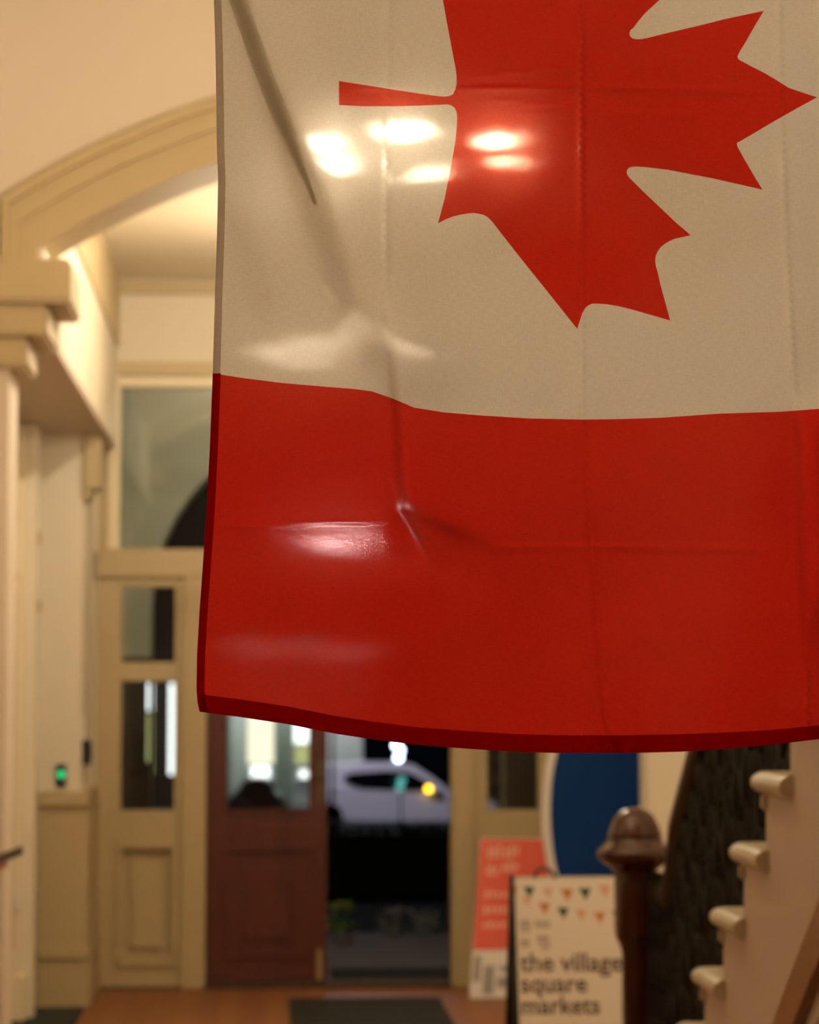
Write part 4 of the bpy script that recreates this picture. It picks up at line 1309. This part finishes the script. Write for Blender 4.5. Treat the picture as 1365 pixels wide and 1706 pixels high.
# planting beside the porch step
leaf_mats = [mat('leaf_green', (.22, .42, .10), .5, .2, 20), mat('leaf_yellow', (.9, .72, .18), .5, .2, 20), mat('leaf_grey', (.5, .48, .46), .6, .2, 20)]
def plant(px, py, Y, w_, h_, ms, label, n_=46, seed=0):
    rr = random.Random(seed)
    base = P(px, py, Y)
    zg = -.16
    e = empty('garden_plant', (base.x, Y, zg))
    st = MB()
    mbs = {m: MB() for m in ms}
    for i in range(7):
        a = rr.random()*6.28
        tip = Vector((base.x + math.cos(a)*w_*.4, Y + math.sin(a)*w_*.4, zg + h_*(.5 + .5*rr.random())))
        st.tube([(base.x, Y, zg), (base.x*.5 + tip.x*.5, Y + (tip.y - Y)*.4, zg + h_*.4), tip], .006, 5)
    st.build('stem', ms[0], e)
    for i in range(n_):
        a = rr.random()*6.28; rad = w_*.5*math.sqrt(rr.random()); z = zg + h_*(.25 + .75*rr.random())
        c = Vector((base.x + math.cos(a)*rad, Y + math.sin(a)*rad, z))
        m = ms[int(rr.random()*len(ms))]
        L_ = .05 + .04*rr.random()
        d = Vector((math.cos(a), math.sin(a), rr.uniform(-.2, .8))).normalized()
        s_ = d.cross(Vector((0, 0, 1))).normalized()*L_*.35
        up_ = s_.cross(d).normalized()*L_*.12
        mb_ = mbs[m]
        vs_ = [mb_.bm.verts.new(p) for p in (c - d*L_*.5, c + s_ + up_, c + d*L_*.6, c - s_ + up_, c)]
        for f in ((0, 1, 4), (1, 2, 4), (2, 3, 4), (3, 0, 4)): mb_.bm.faces.new([vs_[j] for j in f])
    for m in ms:
        o = mbs[m].build('foliage', m, e)
        o['kind'] = 'stuff'
    seat_root(e); tag(e, label, 'plant')
plant(568, 1540, 17.7, .22, .30, [leaf_mats[0], leaf_mats[1]], 'leafy green plant with yellow leaves outside beside the door', 60, 1)
plant(650, 1540, 17.9, .2, .26, [leaf_mats[2]], 'grey leaved plant in the middle of the doorway view', 40, 2)
plant(706, 1545, 17.8, .2, .24, [leaf_mats[2]], 'grey leaved plant outside near the right door post', 36, 3)
# low hedge across the garden
def hedge():
    rr = random.Random(5)
    m_ = MB()
    X0, X1, Y, z0, z1 = -5.0, 8.0, 30.0, -.85, .02
    m_.box(X0, X1, Y, Y + .7, z0, z1 - .08)
    for i in range(2600):
        c = Vector((rr.uniform(X0, X1), Y - .02 + rr.random()*.1, rr.uniform(z0, z1)))
        if rr.random() < .3: c = Vector((c.x, Y + rr.random()*.7, z1 - .04))
        d = Vector((rr.uniform(-1, 1), rr.uniform(-1, .2), rr.uniform(-.6, 1))).normalized()*.07
        s_ = d.cross(Vector((rr.random(), rr.random(), rr.random()))).normalized()*.03
        m_.quad(c - d, c + s_, c + d, c - s_)
    e = empty('garden_hedge', ((X0 + X1)/2, Y + .35, z0))
    o = m_.build('foliage', mat('hedge_leaf', (.012, .02, .008), .7, .3, 12), e); o['kind'] = 'stuff'
    seat_root(e); tag(e, 'low dark hedge across the night garden outside', 'hedge')
hedge()

# ================================================================== PERSON at the left edge, only a hand with a phone in view
def person():
    tip = P(17, 1439, 9.05)
    bx, by = tip.x - .40, 9.12
    J = {}
    pts, eds, rad = [], [], []
    def v(name, p, r):
        J[name] = len(pts); pts.append((bx + p[0], by + p[1], p[2])); rad.append(r)
    def ed(a, b_): eds.append((J[a], J[b_]))
    v('pelvis', (0, 0, .95), .135); v('waist', (.01, 0, 1.10), .12); v('chest', (.0, 0, 1.27), .14); v('collar', (-.005, 0, 1.38), .10); v('neck', (.0, 0, 1.44), .052); v('skull', (.02, 0, 1.52), .06)
    for a, b_ in (('pelvis', 'waist'), ('waist', 'chest'), ('chest', 'collar'), ('collar', 'neck'), ('neck', 'skull')): ed(a, b_)
    zt_h = tip.z
    for s, n in ((1, 'L'), (-1, 'R')):
        v('hip' + n, (0, s*.085, .88), .095); v('knee' + n, (.02, s*.09, .49), .06); v('calf' + n, (.0, s*.09, .33), .055); v('ankle' + n, (-.01, s*.09, .09), .038); v('ball' + n, (.10, s*.1, .045), .036); v('toe' + n, (.17, s*.105, .034), .026)
        for a, b_ in (('pelvis', 'hip' + n), ('hip' + n, 'knee' + n), ('knee' + n, 'calf' + n), ('calf' + n, 'ankle' + n), ('ankle' + n, 'ball' + n), ('ball' + n, 'toe' + n)): ed(a, b_)
        v('sh' + n, (0, s*.165, 1.36), .062); ed('collar', 'sh' + n)
    v('elL', (-.04, .21, 1.10), .044); v('wrL', (.02, .21, .87), .028); v('paL', (.03, .205, .80), .03)
    v('elR', (-.02, -.20, 1.08), .044); v('wrR', (.21, -.10, zt_h + .02), .027); v('paR', (.265, -.085, zt_h + .012), .028)
    for a, b_ in (('shL', 'elL'), ('elL', 'wrL'), ('wrL', 'paL'), ('shR', 'elR'), ('elR', 'wrR'), ('wrR', 'paR')): ed(a, b_)
    # fingers: right hand closed round the phone, left hand relaxed
    for i, (dy, ln) in enumerate(((-.026, .9), (-.009, 1.0), (.009, .95), (.025, .78))):
        n = 'fR%d' % i
        v(n + 'a', (.305, -.085 + dy, zt_h - .004), .0098); v(n + 'b', (.305 + .042*ln, -.088 + dy, zt_h - .014), .0092); v(n + 'c', (.305 + .075*ln, -.09 + dy, zt_h - .006), .0085); v(n + 'd', (.305 + .092*ln, -.09 + dy, zt_h + .006), .007)
        ed('paR', n + 'a'); ed(n + 'a', n + 'b'); ed(n + 'b', n + 'c'); ed(n + 'c', n + 'd')
        n = 'fL%d' % i
        v(n + 'a', (.035 - dy, .20, .765), .0098); v(n + 'b', (.045 - dy, .195, .73), .0092); v(n + 'c', (.05 - dy, .185, .705), .008)
        ed('paL', n + 'a'); ed(n + 'a', n + 'b'); ed(n + 'b', n + 'c')
    v('tRa', (.28, -.12, zt_h + .026), .0115); v('tRb', (.315, -.115, zt_h + .035), .0105); v('tRc', (.345, -.10, zt_h + .034), .009)
    ed('paR', 'tRa'); ed('tRa', 'tRb'); ed('tRb', 'tRc')
    v('tLa', (.06, .19, .80), .0115); v('tLb', (.075, .18, .765), .010)
    ed('paL', 'tLa'); ed('tLa', 'tLb')
    me = bpy.data.meshes.new('body'); me.from_pydata(pts, eds, []); me.update()
    ob = bpy.data.objects.new('tmp', me); COL.objects.link(ob)
    md = ob.modifiers.new('s', 'SKIN'); md.use_smooth_shade = True
    ob.modifiers.new('d', 'SUBSURF').levels = 3
    for i, sv in enumerate(me.skin_vertices[0].data):
        sv.radius = (rad[i], rad[i]); sv.use_root = (i == 0)
    dg = bpy.context.evaluated_depsgraph_get()
    bm_ = bpy.data.meshes.new_from_object(ob.evaluated_get(dg))
    bpy.data.objects.remove(ob)
    # head shaped onto the neck
    bm = bmesh.new(); bm.from_mesh(bm_)
    hcen = Vector((bx + .035, by, 1.56))
    r_ = bmesh.ops.create_uvsphere(bm, u_segments=28, v_segments=20, radius=1.0)
    for vt in r_['verts']:
        c = vt.co.copy()
        x, y, z = c
        jaw = 1 - .28*max(0, -z)**1.3
        q = Vector((x*.095*(1 - .10*max(0, -z)), y*.076*jaw, z*.118))
        if x > .55 and abs(y) < .3:            # nose ridge
            q.x += .022*math.exp(-((z + .12)/.16)**2)*math.exp(-(y/.13)**2)
        q.x += .006*math.exp(-((z + .5)/.07)**2)*math.exp(-(y/.28)**2)*(x > .3)     # lips
        q.x -= .008*math.exp(-((z - .06)/.12)**2)*math.exp(-((abs(y) - .38)/.16)**2)*(x > .3)   # eye sockets
        vt.co = hcen + q
    bmesh.ops.recalc_face_normals(bm, faces=list(bm.faces))
    bm.to_mesh(bm_); bm.free()
    skin = mat('skin', (.52, .24, .15), .5, .06, 8)
    shirt = mat('pale_shirt_cloth', (.66, .62, .58), .85, .06, 10)
    trous = mat('dark_trouser_cloth', (.03, .03, .04), .85, .1, 10)
    shoe = mat('shoe_leather', (.02, .015, .012), .5)
    for m in (skin, shirt, trous, shoe): bm_.materials.append(m)
    for p in bm_.polygons:
        c = p.center; p.use_smooth = True
        lx = c.x - bx; ly = c.y - by
        if c.z < .085: p.material_index = 3
        elif c.z < .96 and lx < .15 and abs(ly) < .175: p.material_index = 2
        elif c.z < 1.42 and lx < .19 and not (ly > .17 and c.z < .86): p.material_index = 1
        else: p.material_index = 0
    e = empty('person', (bx, by, 0))
    bm_.name = 'body'
    link('body', bm_, e)
    hair = MB()
    bmesh.ops.create_uvsphere(hair.bm, u_segments=24, v_segments=16, radius=1.0)
    for vt in hair.bm.verts:
        x, y, z = vt.co
        vt.co = hcen + Vector((x*.104 - .010, y*.086, z*.124 + .006))
    kill = [vt for vt in hair.bm.verts if (vt.co.x - hcen.x) > .045 and (vt.co.z - hcen.z) < .055 or (vt.co.z - hcen.z) < -.085]
    bmesh.ops.delete(hair.bm, geom=kill, context='VERTS')
    hair.build('hair', mat('dark_brown_hair', (.035, .02, .012), .6, .3, 60, .5, 200), e, 'all')
    for s in (-1, 1):
        MB().ball(hcen + Vector((.080, s*.030, .006)), .0105, 2).build('eye', mat('eye_white_%d' % s, (.6, .58, .55), .2), e, 'all')
        MB().ball(hcen + Vector((0, s*.078, -.005)), .026, 2, (.7, .35, 1)).build('ear', skin, e, 'all')
    seat_root(e); tag(e, 'person in a pale top at the far left edge holding a phone', 'person')
    # phone in the hand
    a = P(38, 1416, 9.05 - .02); d = (P(38, 1416, 9.03) - P(8, 1427, 9.03)).normalized()
    cen = a - d*.072
    e = empty('phone', tuple(cen))
    M = Matrix.Translation(cen) @ Matrix(((d.x, 0, -d.z, 0), (0, 1, 0, 0), (d.z, 0, d.x, 0), (0, 0, 0, 1))) @ Matrix.Rotation(R_(14), 4, 'X')
    MB().box(-.072, .072, -.035, .035, -.006, .006).bevel(.003).xform(M).build('case', black_m, e)
    MB().box(-.067, .067, -.031, .031, .0061, .0066).xform(M).build('screen', mat('phone_glass', (.01, .01, .012), .1), e)
    seat_root(e); tag(e, 'black phone held flat in the hand at the left edge', 'phone')
person()

for o in list(bpy.data.objects):
    if '_base' in o: del o['_base']
